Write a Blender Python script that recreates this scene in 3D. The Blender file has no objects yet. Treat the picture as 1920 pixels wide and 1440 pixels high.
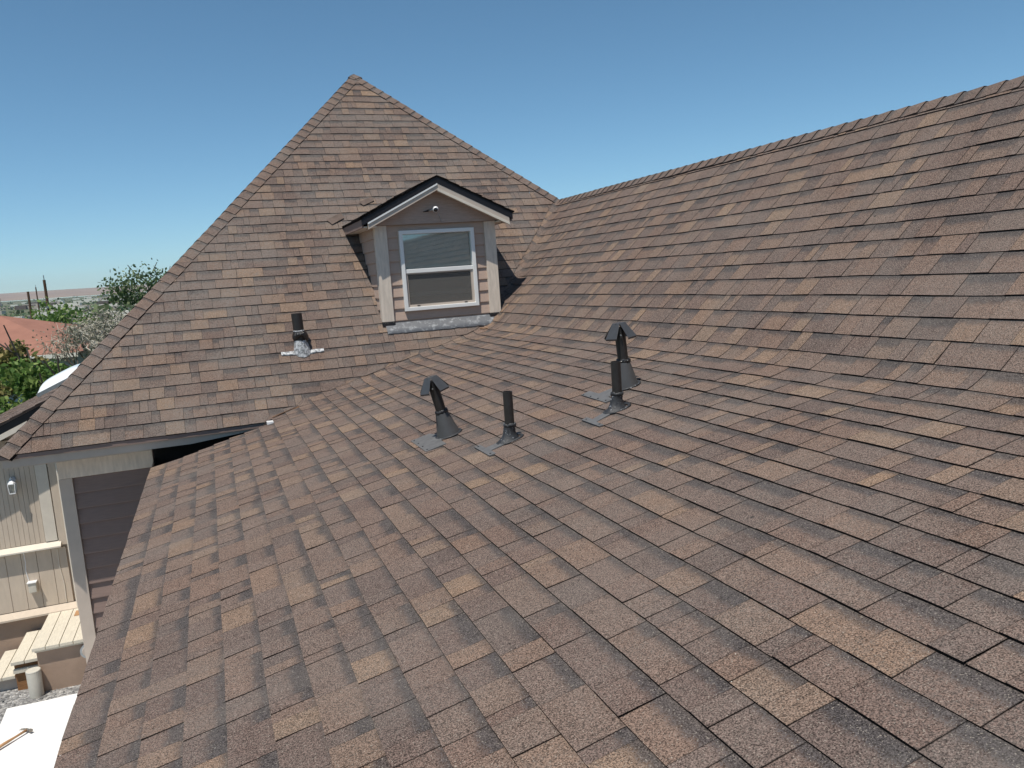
import bpy, math, random
import numpy as np
from mathutils import Matrix, Vector
from mathutils import noise as mnoise
random.seed(7); np.random.seed(7)
S = bpy.context.scene; COL = S.collection

# ------------------------------------------------------------------ camera
cam = bpy.data.cameras.new('camera'); cam.sensor_width = 36.0
cam.lens = 36.0*1496.5/1920.0; cam.clip_start = 0.05; cam.clip_end = 20000
co = bpy.data.objects.new('camera', cam); COL.objects.link(co)
F_ = Vector((0.3435081, 0.92884085, -0.1387691)); R_ = Vector((0.93219742, -0.35516835, -0.0697382)); U_ = Vector((0.11406208, 0.10540456, 0.98786625))
co.matrix_world = Matrix(((R_.x, U_.x, -F_.x, 0), (R_.y, U_.y, -F_.y, 0), (R_.z, U_.z, -F_.z, 0), (0, 0, 0, 1)))
S.camera = co
# ------------------------------------------------------------------ light
SUN_FROM = Vector((-0.20, -0.235, 0.80)).normalized()      # towards the sun
w = bpy.data.worlds.new('World'); S.world = w; w.use_nodes = True
wn = w.node_tree.nodes; wl = w.node_tree.links
sky = wn.new('ShaderNodeTexSky'); sky.sky_type = 'NISHITA'; sky.sun_disc = False
sky.sun_elevation = math.asin(SUN_FROM.z); sky.sun_rotation = math.atan2(SUN_FROM.x, SUN_FROM.y)
sky.air_density = 1.0; sky.dust_density = 0.1; sky.ozone_density = 2.0; sky.altitude = 2500
bg = wn['Background']; bg.inputs['Strength'].default_value = 0.110
hs = wn.new('ShaderNodeHueSaturation'); hs.inputs['Saturation'].default_value = 1.0; hs.inputs['Hue'].default_value = 0.488
wl.new(sky.outputs[0], hs.inputs['Color']); tint = wn.new('ShaderNodeMix'); tint.data_type = 'RGBA'; tint.blend_type = 'MULTIPLY'; tint.inputs[0].default_value = 1.0
tint.inputs[7].default_value = (0.78, 0.975, 1.05, 1); wl.new(hs.outputs[0], tint.inputs[6]); wl.new(tint.outputs[2], bg.inputs['Color'])
sl = bpy.data.lights.new('sun', 'SUN'); sl.energy = 4.8; sl.angle = math.radians(0.53); sl.color = (1.0, 0.94, 0.85)
so = bpy.data.objects.new('sun', sl); COL.objects.link(so); so.location = (-5, -6, 20)
so.rotation_euler = SUN_FROM.to_track_quat('Z', 'Y').to_euler()
S.view_settings.view_transform = 'Standard'; S.view_settings.look = 'None'
S.view_settings.exposure = 0.0; S.view_settings.gamma = 1.0; S.view_settings.use_curve_mapping = False
S.render.engine = 'CYCLES'
S.cycles.max_bounces = 6; S.cycles.transparent_max_bounces = 12; S.cycles.volume_bounces = 0

# ------------------------------------------------------------------ material helpers
class NT:
    def __init__(s, name):
        s.m = bpy.data.materials.new(name); s.m.use_nodes = True; s.t = s.m.node_tree
        s.b = s.t.nodes['Principled BSDF']; s.out = s.t.nodes['Material Output']
    def n(s, typ, props=None, **inp):
        nd = s.t.nodes.new(typ)
        for k, v in (props or {}).items(): setattr(nd, k, v)
        for k, v in inp.items():
            k = int(k[1:]) if k[0] == '_' and k[1:].isdigit() else k.replace('_', ' ')
            s.set(nd.inputs[k], v)
        return nd
    def set(s, sock, v):
        if isinstance(v, bpy.types.NodeSocket): s.t.links.new(v, sock)
        elif isinstance(v, bpy.types.Node): s.t.links.new(v.outputs[0], sock)
        else: sock.default_value = v
    def math(s, op, a, b=0.0, c=None, clamp=False):
        nd = s.n('ShaderNodeMath', {'operation': op, 'use_clamp': clamp}); s.set(nd.inputs[0], a); s.set(nd.inputs[1], b)
        if c is not None: s.set(nd.inputs[2], c)
        return nd.outputs[0]
    def mix(s, f, a, b, mode='MIX'):
        nd = s.n('ShaderNodeMix', {'data_type': 'RGBA', 'blend_type': mode}); s.set(nd.inputs[0], f)
        for i, v in ((6, a), (7, b)):
            s.set(nd.inputs[i], (*v, 1) if isinstance(v, tuple) and len(v) == 3 else v)
        return nd.outputs[2]
    def ramp(s, f, stops, interp='LINEAR'):
        nd = s.n('ShaderNodeValToRGB'); cr = nd.color_ramp; cr.interpolation = interp
        while len(cr.elements) < len(stops): cr.elements.new(0.5)
        for e, (p, c) in zip(cr.elements, stops):
            e.position = p; e.color = (*c, 1) if isinstance(c, tuple) else (c, c, c, 1)
        s.set(nd.inputs[0], f); return nd.outputs[0]
    def pos(s): return s.n('ShaderNodeNewGeometry').outputs['Position']
    def noise(s, scale, vec=None, detail=2.0, rough=0.5, out=0):
        nd = s.n('ShaderNodeTexNoise'); s.set(nd.inputs['Vector'], vec if vec is not None else s.pos())
        nd.inputs['Scale'].default_value = scale; nd.inputs['Detail'].default_value = detail; nd.inputs['Roughness'].default_value = rough
        return nd.outputs[out]
    def maprange(s, v, a, b, c, d): 
        nd = s.n('ShaderNodeMapRange'); 
        for i, x in enumerate((v, a, b, c, d)): s.set(nd.inputs[i], x)
        return nd.outputs[0]
    def bump(s, h, strength, dist):
        nd = s.n('ShaderNodeBump'); nd.inputs['Strength'].default_value = strength; nd.inputs['Distance'].default_value = dist
        s.set(nd.inputs['Height'], h); s.t.links.new(nd.outputs[0], s.b.inputs['Normal'])
    def base(s, c): s.set(s.b.inputs['Base Color'], (*c, 1) if isinstance(c, tuple) and len(c) == 3 else c)
    def rough(s, r, spec=0.3): s.set(s.b.inputs['Roughness'], r); s.b.inputs['Specular IOR Level'].default_value = spec

def shingle_mat(name, grey):
    """granules of mixed brown; the tab's own tone and the printed dark band at its top come from mesh attributes"""
    t = NT(name)
    at = t.n('ShaderNodeAttribute', {'attribute_name': 'tab'})
    sp = t.n('ShaderNodeSeparateColor'); t.set(sp.inputs[0], at.outputs['Color'])
    uv = t.n('ShaderNodeUVMap', {'uv_map': 'UVMap'}); su = t.n('ShaderNodeSeparateXYZ'); t.set(su.inputs[0], uv.outputs[0])
    P = t.pos()
    g0 = t.noise(620, P, 1.0, 0.6); g1 = t.noise(250, P, 2.0, 0.65); g2 = t.noise(38, P, 3.0, 0.6); g3 = t.noise(2.2, P, 3.0, 0.55); g4 = t.noise(9.0, P, 4.0, 0.6)
    tone = t.ramp(sp.outputs[0], [(0.0, (0.105, 0.077, 0.067)), (0.25, (0.126, 0.088, 0.074)), (0.5, (0.148, 0.100, 0.080)), (0.75, (0.173, 0.115, 0.086)), (1.0, (0.218, 0.146, 0.099))])
    tone = t.mix(t.math('MULTIPLY', sp.outputs[1], 0.40), tone, (0.146, 0.118, 0.102))
    # printed band: granules thin out raggedly towards its edge
    gs = t.noise(215, P, 2.0, 0.7)
    vv = t.math('ADD', su.outputs[1], t.math('MULTIPLY', t.math('SUBTRACT', gs, 0.5), 0.95))
    vv = t.math('ADD', vv, t.math('MULTIPLY', t.math('SUBTRACT', t.noise(26, P, 3.0, 0.6), 0.5), 0.34))
    st = t.math('SUBTRACT', 1.0, sp.outputs[2])
    band = t.maprange(vv, t.math('SUBTRACT', st, 0.03), t.math('ADD', st, 0.07), 0.0, 0.78)
    c = t.mix(band, tone, (0.048, 0.046, 0.048))
    # granule speckle
    spk = t.maprange(gs, 0.37, 0.63, 0.20, 1.82)
    spk = t.math('ADD', spk, t.math('MULTIPLY', t.math('SUBTRACT', g0, 0.5), 1.6))
    spk = t.math('ADD', spk, t.math('MULTIPLY', t.math('SUBTRACT', g2, 0.5), 0.55))
    spk = t.math('ADD', spk, t.math('MULTIPLY', t.math('SUBTRACT', g3, 0.5), 0.40))
    spk = t.math('MAXIMUM', spk, 0.22)
    c = t.mix(1.0, c, t.n('ShaderNodeCombineColor', Red=spk, Green=spk, Blue=spk).outputs[0], 'MULTIPLY')
    # pale worn granules, and a few bright specks of grit
    wn_ = t.maprange(t.noise(210, P, 1.0, 0.5), 0.655, 0.70, 0.0, 0.65)
    c = t.mix(wn_, c, (0.40, 0.35, 0.29))
    gr = t.n('ShaderNodeTexVoronoi'); t.set(gr.inputs['Vector'], P); gr.inputs['Scale'].default_value = 7.0
    c = t.mix(t.math('LESS_THAN', gr.outputs['Distance'], 0.013), c, (0.85, 0.80, 0.70))
    dk = t.n('ShaderNodeTexVoronoi'); t.set(dk.inputs['Vector'], t.n('ShaderNodeMapping', Vector=P, Location=(3.3, 1.7, 0.4)).outputs[0]); dk.inputs['Scale'].default_value = 3.6
    c = t.mix(t.math('LESS_THAN', t.math('ADD', dk.outputs['Distance'], t.math('MULTIPLY', gs, 0.05)), 0.052), c, (0.02, 0.018, 0.017))
    # soft dust and run-off streaking
    ds = t.maprange(t.noise(1.1, t.n('ShaderNodeMapping', Vector=P, Scale=(1.0, 2.4, 1.0)).outputs[0], 5.0, 0.6), 0.50, 0.72, 0.0, 0.30)
    c = t.mix(ds, c, (0.185, 0.160, 0.140))
    # grey weathering patches
    gp = t.math('MULTIPLY', t.maprange(t.noise(1.7, P, 5.0, 0.65), 0.40, 0.60, 0.0, 1.0), t.maprange(t.noise(60, P, 3.0, 0.7), 0.40, 0.60, 0.15, 1.0))
    c = t.mix(t.math('MULTIPLY', gp, grey), c, (0.19, 0.175, 0.16))
    # joint line down the tab's edge (u 0..) kept by the uv: x is metres from the nearest edge
    ed = t.maprange(su.outputs[0], 0.0007, 0.0028, 0.30, 1.0)
    c = t.mix(1.0, c, t.n('ShaderNodeCombineColor', Red=ed, Green=ed, Blue=ed).outputs[0], 'MULTIPLY')
    t.base(c); t.rough(0.9, 0.18)
    t.bump(t.math('ADD', g1, g0), 0.55, 0.0022)
    return t.m

def plain(name, col, rough=0.6, spec=0.3, var=0.12, scale=6.0, metal=0.0, bump=0.0, bscale=60.0, streak=None):
    t = NT(name); P = t.pos(); v = P
    if streak: v = t.n('ShaderNodeMapping', {'vector_type': 'POINT'}, Vector=P, Scale=streak).outputs[0]
    n1 = t.noise(scale, v, 5.0, 0.6)
    f = t.maprange(n1, 0.25, 0.75, 1.0-var, 1.0+var)
    c = t.mix(1.0, (*col, 1), t.n('ShaderNodeCombineColor', Red=f, Green=f, Blue=f).outputs[0], 'MULTIPLY')
    t.base(c); t.rough(rough, spec); t.b.inputs['Metallic'].default_value = metal
    if bump: t.bump(t.noise(bscale, v, 4.0, 0.6), 0.6, bump)
    return t.m

M = {}
M['shingle_sl'] = shingle_mat('brown laminated shingle granules', 0.22)
M['shingle_p'] = shingle_mat('weathered brown shingle granules', 0.55)
M['edge'] = plain('asphalt shingle cut edge', (0.016, 0.013, 0.012), 0.9, 0.1, 0.3, 80)
M['deck'] = plain('roofing felt', (0.02, 0.018, 0.017), 0.95, 0.1)
M['far_shingle'] = plain('brown shingle seen from afar', (0.13, 0.098, 0.082), 0.9, 0.15, 0.25, 14, bump=0.004, bscale=40)
M['siding'] = plain('mauve brown painted siding', (0.23, 0.165, 0.142), 0.55, 0.3, 0.10, 9, bump=0.0012, bscale=120, streak=(1, 1, 12))
M['dorm_siding'] = plain('tan brown painted lap siding', (0.46, 0.345, 0.28), 0.6, 0.25, 0.10, 9, bump=0.0012, bscale=120, streak=(1, 1, 12))
M['trim'] = plain('weathered pale grey beige trim paint', (0.66, 0.575, 0.485), 0.65, 0.25, 0.16, 7, bump=0.0015, bscale=90, streak=(6, 6, 1))
M['gable'] = plain('weathered grey brown gable board', (0.40, 0.305, 0.255), 0.65, 0.25, 0.20, 12, bump=0.0015, bscale=90, streak=(1, 1, 14))
M['fascia'] = plain('grey painted fascia', (0.50, 0.425, 0.36), 0.6, 0.3, 0.08, 6)
M['cream'] = plain('cream painted trim', (0.67, 0.61, 0.52), 0.6, 0.3, 0.08, 8)
M['black'] = plain('black drip edge', (0.012, 0.011, 0.014), 0.5, 0.35, 0.2, 20)
M['white'] = plain('white vinyl window frame', (0.78, 0.78, 0.76), 0.35, 0.4, 0.03, 6)
M['screen'] = plain('grey insect screen frame', (0.20, 0.20, 0.195), 0.6, 0.3, 0.05, 6)
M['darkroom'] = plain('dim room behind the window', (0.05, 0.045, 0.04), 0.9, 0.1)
M['pipe'] = plain('black painted vent pipe', (0.026, 0.023, 0.022), 0.38, 0.45, 0.25, 30, bump=0.001, bscale=60)
M['cone'] = plain('grey painted metal flashing', (0.068, 0.066, 0.066), 0.45, 0.45, 0.14, 16, bump=0.0012, bscale=50)
M['flange'] = plain('dull grey sheet metal flange', (0.125, 0.124, 0.124), 0.55, 0.4, 0.22, 26, bump=0.0015, bscale=60)
M['tar'] = plain('glossy black roof cement', (0.014, 0.012, 0.012), 0.16, 0.7, 0.3, 40, bump=0.02, bscale=90)
M['concrete'] = plain('stucco skirt', (0.36, 0.26, 0.195), 0.9, 0.15, 0.12, 5, bump=0.003, bscale=50)
M['tanwall'] = plain('tan painted grooved wall', (0.57, 0.48, 0.385), 0.65, 0.25, 0.08, 5, streak=(4, 4, 1))
M['deckwood'] = plain('bleached deck boards', (0.62, 0.57, 0.47), 0.8, 0.15, 0.16, 16, streak=(6, 1, 6))
M['brownwood'] = plain('orange brown stained wood', (0.27, 0.135, 0.06), 0.7, 0.2, 0.3, 14, streak=(1, 1, 6))
M['rust'] = plain('rusty brown flashing', (0.13, 0.075, 0.045), 0.8, 0.2, 0.3, 20)
M['capm'] = plain('dark painted cap metal', (0.085, 0.084, 0.084), 0.26, 0.6, 0.12, 20, metal=0.35, bump=0.001, bscale=25)
M['canw'] = plain('off white weathered bucket', (0.55, 0.52, 0.45), 0.6, 0.3, 0.12, 12)
M['sheet'] = plain('white membrane sheet', (0.80, 0.80, 0.79), 0.5, 0.3, 0.03, 3, bump=0.01, bscale=3)
M['hammerw'] = plain('varnished hammer handle', (0.42, 0.24, 0.12), 0.5, 0.3, 0.15, 30)
M['hammerm'] = plain('worn steel', (0.30, 0.27, 0.23), 0.4, 0.5, 0.15, 40, metal=0.6)
M['wood_pole'] = plain('brown creosoted pole', (0.10, 0.060, 0.038), 0.85, 0.15, 0.3, 3, streak=(8, 8, 1))
M['wire'] = plain('pale aluminium wire', (0.5, 0.5, 0.48), 0.5, 0.4)
M['redroof'] = plain('faded red shingle roof', (0.30, 0.148, 0.108), 0.9, 0.15, 0.14, 1.8)
M['bluewall'] = plain('pale blue grey wall', (0.36, 0.40, 0.41), 0.7, 0.2)
M['whitewall'] = plain('white sunlit block wall', (0.74, 0.71, 0.62), 0.8, 0.2, 0.12, 2)
M['plastic'] = plain('white plastic', (0.80, 0.80, 0.80), 0.3, 0.5, 0.02)
M['lens'] = plain('black lens glass', (0.006, 0.006, 0.008), 0.08, 0.8, 0.0)
M['steel'] = plain('galvanised grey steel', (0.32, 0.34, 0.35), 0.35, 0.5, 0.15, 30, metal=0.7)

def metal_splash(name, dark, light, sc, lo, hi):
    t = NT(name); P = t.pos()
    f = t.maprange(t.noise(sc, P, 5.0, 0.7), lo, hi, 0.0, 1.0)
    t.base(t.mix(f, dark, light)); t.set(t.b.inputs['Roughness'], t.maprange(f, 0, 1, 0.5, 0.25)); t.b.inputs['Metallic'].default_value = 0.0
    t.bump(t.noise(sc*1.6, P, 4.0, 0.7), 0.9, 0.004); return t.m
M['apron'] = metal_splash('grey roof coating with silver splotches', (0.12, 0.125, 0.135), (0.42, 0.43, 0.435), 16, 0.52, 0.74)
M['silver'] = metal_splash('silver aluminium coating', (0.20, 0.205, 0.21), (0.60, 0.61, 0.62), 42, 0.44, 0.56)
M['boot'] = metal_splash('crinkled black painted lead', (0.030, 0.031, 0.034), (0.40, 0.41, 0.43), 55, 0.60, 0.68)

def glass_mat():
    t = NT('window glass'); fr = t.n('ShaderNodeFresnel', IOR=1.5)
    tr = t.n('ShaderNodeBsdfTransparent', Color=(0.90, 0.95, 0.95, 1)); gl = t.n('ShaderNodeBsdfGlossy', Roughness=0.03)
    f = t.math('ADD', t.math('MULTIPLY', fr, 1.4), 0.12)
    mx = t.n('ShaderNodeMixShader', _0=f); t.t.links.new(tr.outputs[0], mx.inputs[1]); t.t.links.new(gl.outputs[0], mx.inputs[2])
    t.t.links.new(mx.outputs[0], t.out.inputs[0]); return t.m
M['glass'] = glass_mat()
def mesh_screen():
    t = NT('insect screen mesh'); tr = t.n('ShaderNodeBsdfTransparent'); df = t.n('ShaderNodeBsdfDiffuse', Color=(0.17, 0.165, 0.155, 1))
    mx = t.n('ShaderNodeMixShader', _0=0.62); t.t.links.new(tr.outputs[0], mx.inputs[1]); t.t.links.new(df.outputs[0], mx.inputs[2])
    t.t.links.new(mx.outputs[0], t.out.inputs[0]); return t.m
M['mesh'] = mesh_screen()
M['blind'] = plain('pale closed blind slat', (0.80, 0.87, 0.86), 0.6, 0.3, 0.06, 20)
def dome_mat():
    t = NT('white acrylic skylight dome'); t.base((0.80, 0.83, 0.84)); t.rough(0.15, 0.5)
    t.b.inputs['Transmission Weight'].default_value = 0.0; return t.m
M['dome'] = dome_mat()
def leaf_mat(name, a, b, c):
    t = NT(name); r = t.n('ShaderNodeAttribute', {'attribute_name': 'leaf'})
    col = t.ramp(r.outputs['Fac'], [(0.0, a), (0.55, b), (1.0, c)])
    t.base(col); t.rough(0.6, 0.25)
    tl = t.n('ShaderNodeBsdfTranslucent'); t.set(tl.inputs['Color'], col)
    mx = t.n('ShaderNodeMixShader', _0=0.30); t.t.links.new(t.b.outputs[0], mx.inputs[1]); t.t.links.new(tl.outputs[0], mx.inputs[2])
    t.t.links.new(mx.outputs[0], t.out.inputs[0]); return t.m
M['leaf_g'] = leaf_mat('fresh green leaves', (0.05, 0.11, 0.022), (0.12, 0.21, 0.045), (0.27, 0.35, 0.11))
M['leaf_o'] = leaf_mat('olive and bronze young leaves', (0.09, 0.12, 0.03), (0.20, 0.20, 0.065), (0.36, 0.28, 0.12))
M['leaf_d'] = leaf_mat('dark green leaves', (0.035, 0.075, 0.03), (0.085, 0.14, 0.055), (0.22, 0.26, 0.13))
M['leaf_s'] = leaf_mat('sparse grey green twigs', (0.16, 0.16, 0.11), (0.30, 0.29, 0.21), (0.48, 0.45, 0.36))
M['bark'] = plain('grey brown bark', (0.11, 0.095, 0.08), 0.9, 0.1, 0.3, 12, streak=(6, 6, 1))
M['twig'] = plain('bleached dead twigs', (0.46, 0.43, 0.36), 0.9, 0.1, 0.25, 5)

def ground_mat():
    t = NT('dry ground with lots and fields'); P = t.pos()
    a = t.noise(0.02, P, 6.0, 0.65); b = t.noise(0.006, P, 4.0, 0.6)
    c = t.ramp(a, [(0.35, (0.05, 0.075, 0.03)), (0.5, (0.11, 0.12, 0.06)), (0.62, (0.24, 0.21, 0.16))])
    c = t.mix(t.maprange(b, 0.45, 0.6, 0, 0.6), c, (0.06, 0.09, 0.04)); t.base(c); t.rough(0.95, 0.1); return t.m
M['ground'] = ground_mat()
def hill_mat():
    t = NT('bare dry hills'); P = t.pos()
    a = t.noise(0.0022, t.n('ShaderNodeMapping', Vector=P, Scale=(1, 1, 5)).outputs[0], 6.0, 0.65)
    t.base(t.ramp(a, [(0.3, (0.20, 0.145, 0.11)), (0.5, (0.28, 0.205, 0.155)), (0.7, (0.36, 0.28, 0.21))])); t.rough(0.95, 0.1); return t.m
M['hill'] = hill_mat()
def gravel_mat():
    t = NT('grey gravel stones'); v = t.n('ShaderNodeTexVoronoi'); t.set(v.inputs['Vector'], t.pos()); v.inputs['Scale'].default_value = 38
    sp = t.n('ShaderNodeSeparateColor'); t.set(sp.inputs[0], v.outputs['Color'])
    c = t.ramp(sp.outputs[0], [(0.0, (0.13, 0.13, 0.13)), (0.5, (0.27, 0.265, 0.26)), (1.0, (0.46, 0.45, 0.43))])
    t.base(c); t.rough(0.9, 0.2); t.bump(t.math('SUBTRACT', 1.0, v.outputs['Distance']), 0.8, 0.02); return t.m
M['gravel'] = gravel_mat()

# ------------------------------------------------------------------ object helpers
ORG = {}
def thing(name, loc, label=None, cat=None, group=None, parent=None):
    o = bpy.data.objects.new(name, None); COL.objects.link(o); o.empty_display_size = 0.2
    loc = Vector(loc); ORG[o.name] = loc
    if parent is not None: o.parent = parent; o.location = loc-ORG[parent.name]
    else: o.location = loc
    tag(o, label, cat, group); return o
def tag(o, label=None, cat=None, group=None, kind=None):
    if label: o['label'] = label
    if cat: o['category'] = cat
    if group: o['group'] = group
    if kind: o['kind'] = kind
    return o
class MB:
    """verts in world metres"""
    def __init__(s): s.v = []; s.f = []; s.mi = []
    def add(s, vs, fs, mi=0):
        k = len(s.v); s.v += [tuple(v) for v in vs]; s.f += [tuple(i+k for i in f) for f in fs]; s.mi += [mi]*len(fs); return s
    def box(s, lo, hi, mi=0, M4=None):
        x0, y0, z0 = lo; x1, y1, z1 = hi
        vs = [Vector(p) for p in ((x0,y0,z0),(x1,y0,z0),(x1,y1,z0),(x0,y1,z0),(x0,y0,z1),(x1,y0,z1),(x1,y1,z1),(x0,y1,z1))]
        if M4 is not None: vs = [M4 @ v for v in vs]
        return s.add(vs, [(0,3,2,1),(4,5,6,7),(0,1,5,4),(1,2,6,5),(2,3,7,6),(3,0,4,7)], mi)
    def prism(s, poly, a, b, mi=0):
        """poly: points; extruded by vectors a and b"""
        n = len(poly); vs = [Vector(p)+Vector(a) for p in poly]+[Vector(p)+Vector(b) for p in poly]
        return s.add(vs, [tuple(range(n-1, -1, -1)), tuple(range(n, 2*n))]+[(i, (i+1) % n, n+(i+1) % n, n+i) for i in range(n)], mi)
    def tube(s, pts, rad, seg=12, cap=True, mi=0, squash=None):
        pts = [Vector(p) for p in pts]; n = len(pts); rad = rad if hasattr(rad, '__len__') else [rad]*n
        rings = []; up = None
        for i, p in enumerate(pts):
            d = (pts[min(i+1, n-1)]-pts[max(i-1, 0)]).normalized()
            if up is None: up = Vector((0, 1, 0)) if abs(d.y) < 0.9 else Vector((1, 0, 0))
            a = d.cross(up).normalized(); b = d.cross(a).normalized(); up = a.cross(d)
            rings.append([p+(a*math.cos(2*math.pi*j/seg)+b*math.sin(2*math.pi*j/seg))*rad[i] for j in range(seg)])
        vs = [v for r in rings for v in r]; fs = []
        for i in range(n-1):
            for j in range(seg):
                k = (j+1) % seg; fs.append((i*seg+j, (i+1)*seg+j, (i+1)*seg+k, i*seg+k))
        if cap: fs += [tuple(range(seg)), tuple((n-1)*seg+j for j in range(seg-1, -1, -1))]
        return s.add(vs, fs, mi)
    def build(s, name, mats, parent=None, smooth=False, kind=None, bevel=0.0):
        mats = mats if isinstance(mats, (list, tuple)) else [mats]
        org = ORG[parent.name] if parent is not None else Vector((0, 0, 0))
        if parent is None:
            a = np.array(s.v); org = Vector(((a[:,0].min()+a[:,0].max())/2, (a[:,1].min()+a[:,1].max())/2, a[:,2].min()))
        me = bpy.data.meshes.new(name)
        me.from_pydata([(v[0]-org.x, v[1]-org.y, v[2]-org.z) for v in s.v], [], s.f)
        for m in mats: me.materials.append(m)
        if len(mats) > 1: me.polygons.foreach_set('material_index', s.mi)
        if smooth: me.polygons.foreach_set('use_smooth', [True]*len(me.polygons))
        me.update()
        o = bpy.data.objects.new(name, me); COL.objects.link(o)
        if parent is not None: o.parent = parent; ORG[o.name] = org
        else: o.location = org; ORG[o.name] = org
        if kind: o['kind'] = kind
        if bevel:
            b = o.modifiers.new('bevel', 'BEVEL'); b.width = bevel; b.segments = 2; b.limit_method = 'ANGLE'
        return o
def nz(x, y, z=0.0): return mnoise.noise((x, y, z))

# ------------------------------------------------------------------ roof geometry (metres; camera at the origin, ground 3.9 m below)
GZ = -3.9
XE, ZE, AL, BE, NB, EX = -0.6518, -1.5537, 0.24697, 0.76532, 14.7167, 0.143
YP, ZP, GA, EP = 8.1289, -1.28767, 0.83756, 0.1372
TG = math.tan(GA); NC = 41
_sb = (NC-NB)*EX; _N = 2400; _smax = 6.4; _ds = _smax/_N
_sx = [XE]; _sz = [ZE]; _sa = []
for i in range(_N+1):
    s_ = i*_ds; q = min(1.0, max(0.0, (s_-_sb+0.20)/0.40)); q = q*q*(3-2*q); a = AL+(BE-AL)*q; _sa.append(a)
    _sx.append(_sx[-1]+_ds*math.cos(a)); _sz.append(_sz[-1]+_ds*math.sin(a))
def sec(s):
    if s < 0: return XE+s*math.cos(AL), ZE+s*math.sin(AL), AL
    i = min(int(s/_ds), _N-1); f = s/_ds-i
    return _sx[i]+(_sx[i+1]-_sx[i])*f, _sz[i]+(_sz[i+1]-_sz[i])*f, _sa[i]
def s_of_x(x):
    lo, hi = 0.0, _smax
    for _ in range(30):
        m = (lo+hi)/2
        if sec(m)[0] < x: lo = m
        else: hi = m
    return lo
def s_of_z(z):
    lo, hi = 0.0, _smax
    for _ in range(30):
        m = (lo+hi)/2
        if sec(m)[1] < z: lo = m
        else: hi = m
    return lo
S_RIDGE = s_of_x(4.614); ZR = sec(S_RIDGE)[1]; XR = 4.614
APEX = Vector((2.331, 11.96, 2.966))
APEX.z = ZP+TG*(APEX.y-YP)
PL = Vector((-1.893, YP, ZP))
YR = YP+(ZR-ZP)/TG                                # where the ridge meets the hip face
def surf_sl(s, y, h):
    x, z, a = sec(s)
    yv = YP+(z-ZP)/TG
    wv = 0.0035*nz(s*2.2, y*1.7, 3.1)+0.003*nz(s*6.0, y*3.1, 8.2)+0.010*nz(s*0.7, y*0.55, 5.0)
    h2 = h+wv
    px, pz = x-math.sin(a)*h2, z+math.cos(a)*h2; py = y
    t = (yv-YP)/0.05
    if t > 0:
        t = min(1.0, t); b = 0.10; d = y-yv
        dp = 0.0 if d < -b else ((d+b)**2/(4*b) if d < b else d)
        dp *= t*t*(3-2*t)
        pz += dp*0.689; py -= dp*0.38; px -= dp*0.36
        k = min(1.0, dp/0.04); h2 = h2*(1-k)+k*(h*0.7-0.004); px, pz = px-math.sin(a)*(h2-h-wv), pz+math.cos(a)*(h2-h-wv); px += k*math.sin(a)*h2; pz += k*(math.cos(GA)-math.cos(a))*h2; py -= k*math.sin(GA)*h2
    return Vector((px, py, pz))
def surf_p(u, v, h):
    wv = 0.003*nz(u*2.1, v*2.0, 13.1)+0.002*nz(u*7.0, v*3.1, 18.2)+0.004*nz(u*0.6, v*0.6, 15.0)
    h2 = h+wv+0.004
    return Vector((u, YP+v*math.cos(GA)-math.sin(GA)*h2, ZP+v*math.sin(GA)+math.cos(GA)*h2))
VAP = (APEX.z-ZP)/math.sin(GA)
def p_left(v): return PL.x+(APEX.x-PL.x)*(v/VAP)
_vr = (ZR-ZP)/math.sin(GA)
def p_right(v):
    z = ZP+v*math.sin(GA)
    if z < ZR:
        x = sec(s_of_z(z))[0] if z > ZE else XE
        off = (-0.03+0.17*min(1.0, max(0.0, (z-ZP)/0.14))) if x < 2.9 else 0.14-0.06*min(1, (x-2.9)/0.4)
        return x-off
    return XR+(APEX.x-XR)*((v-_vr)/(VAP-_vr))

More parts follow.
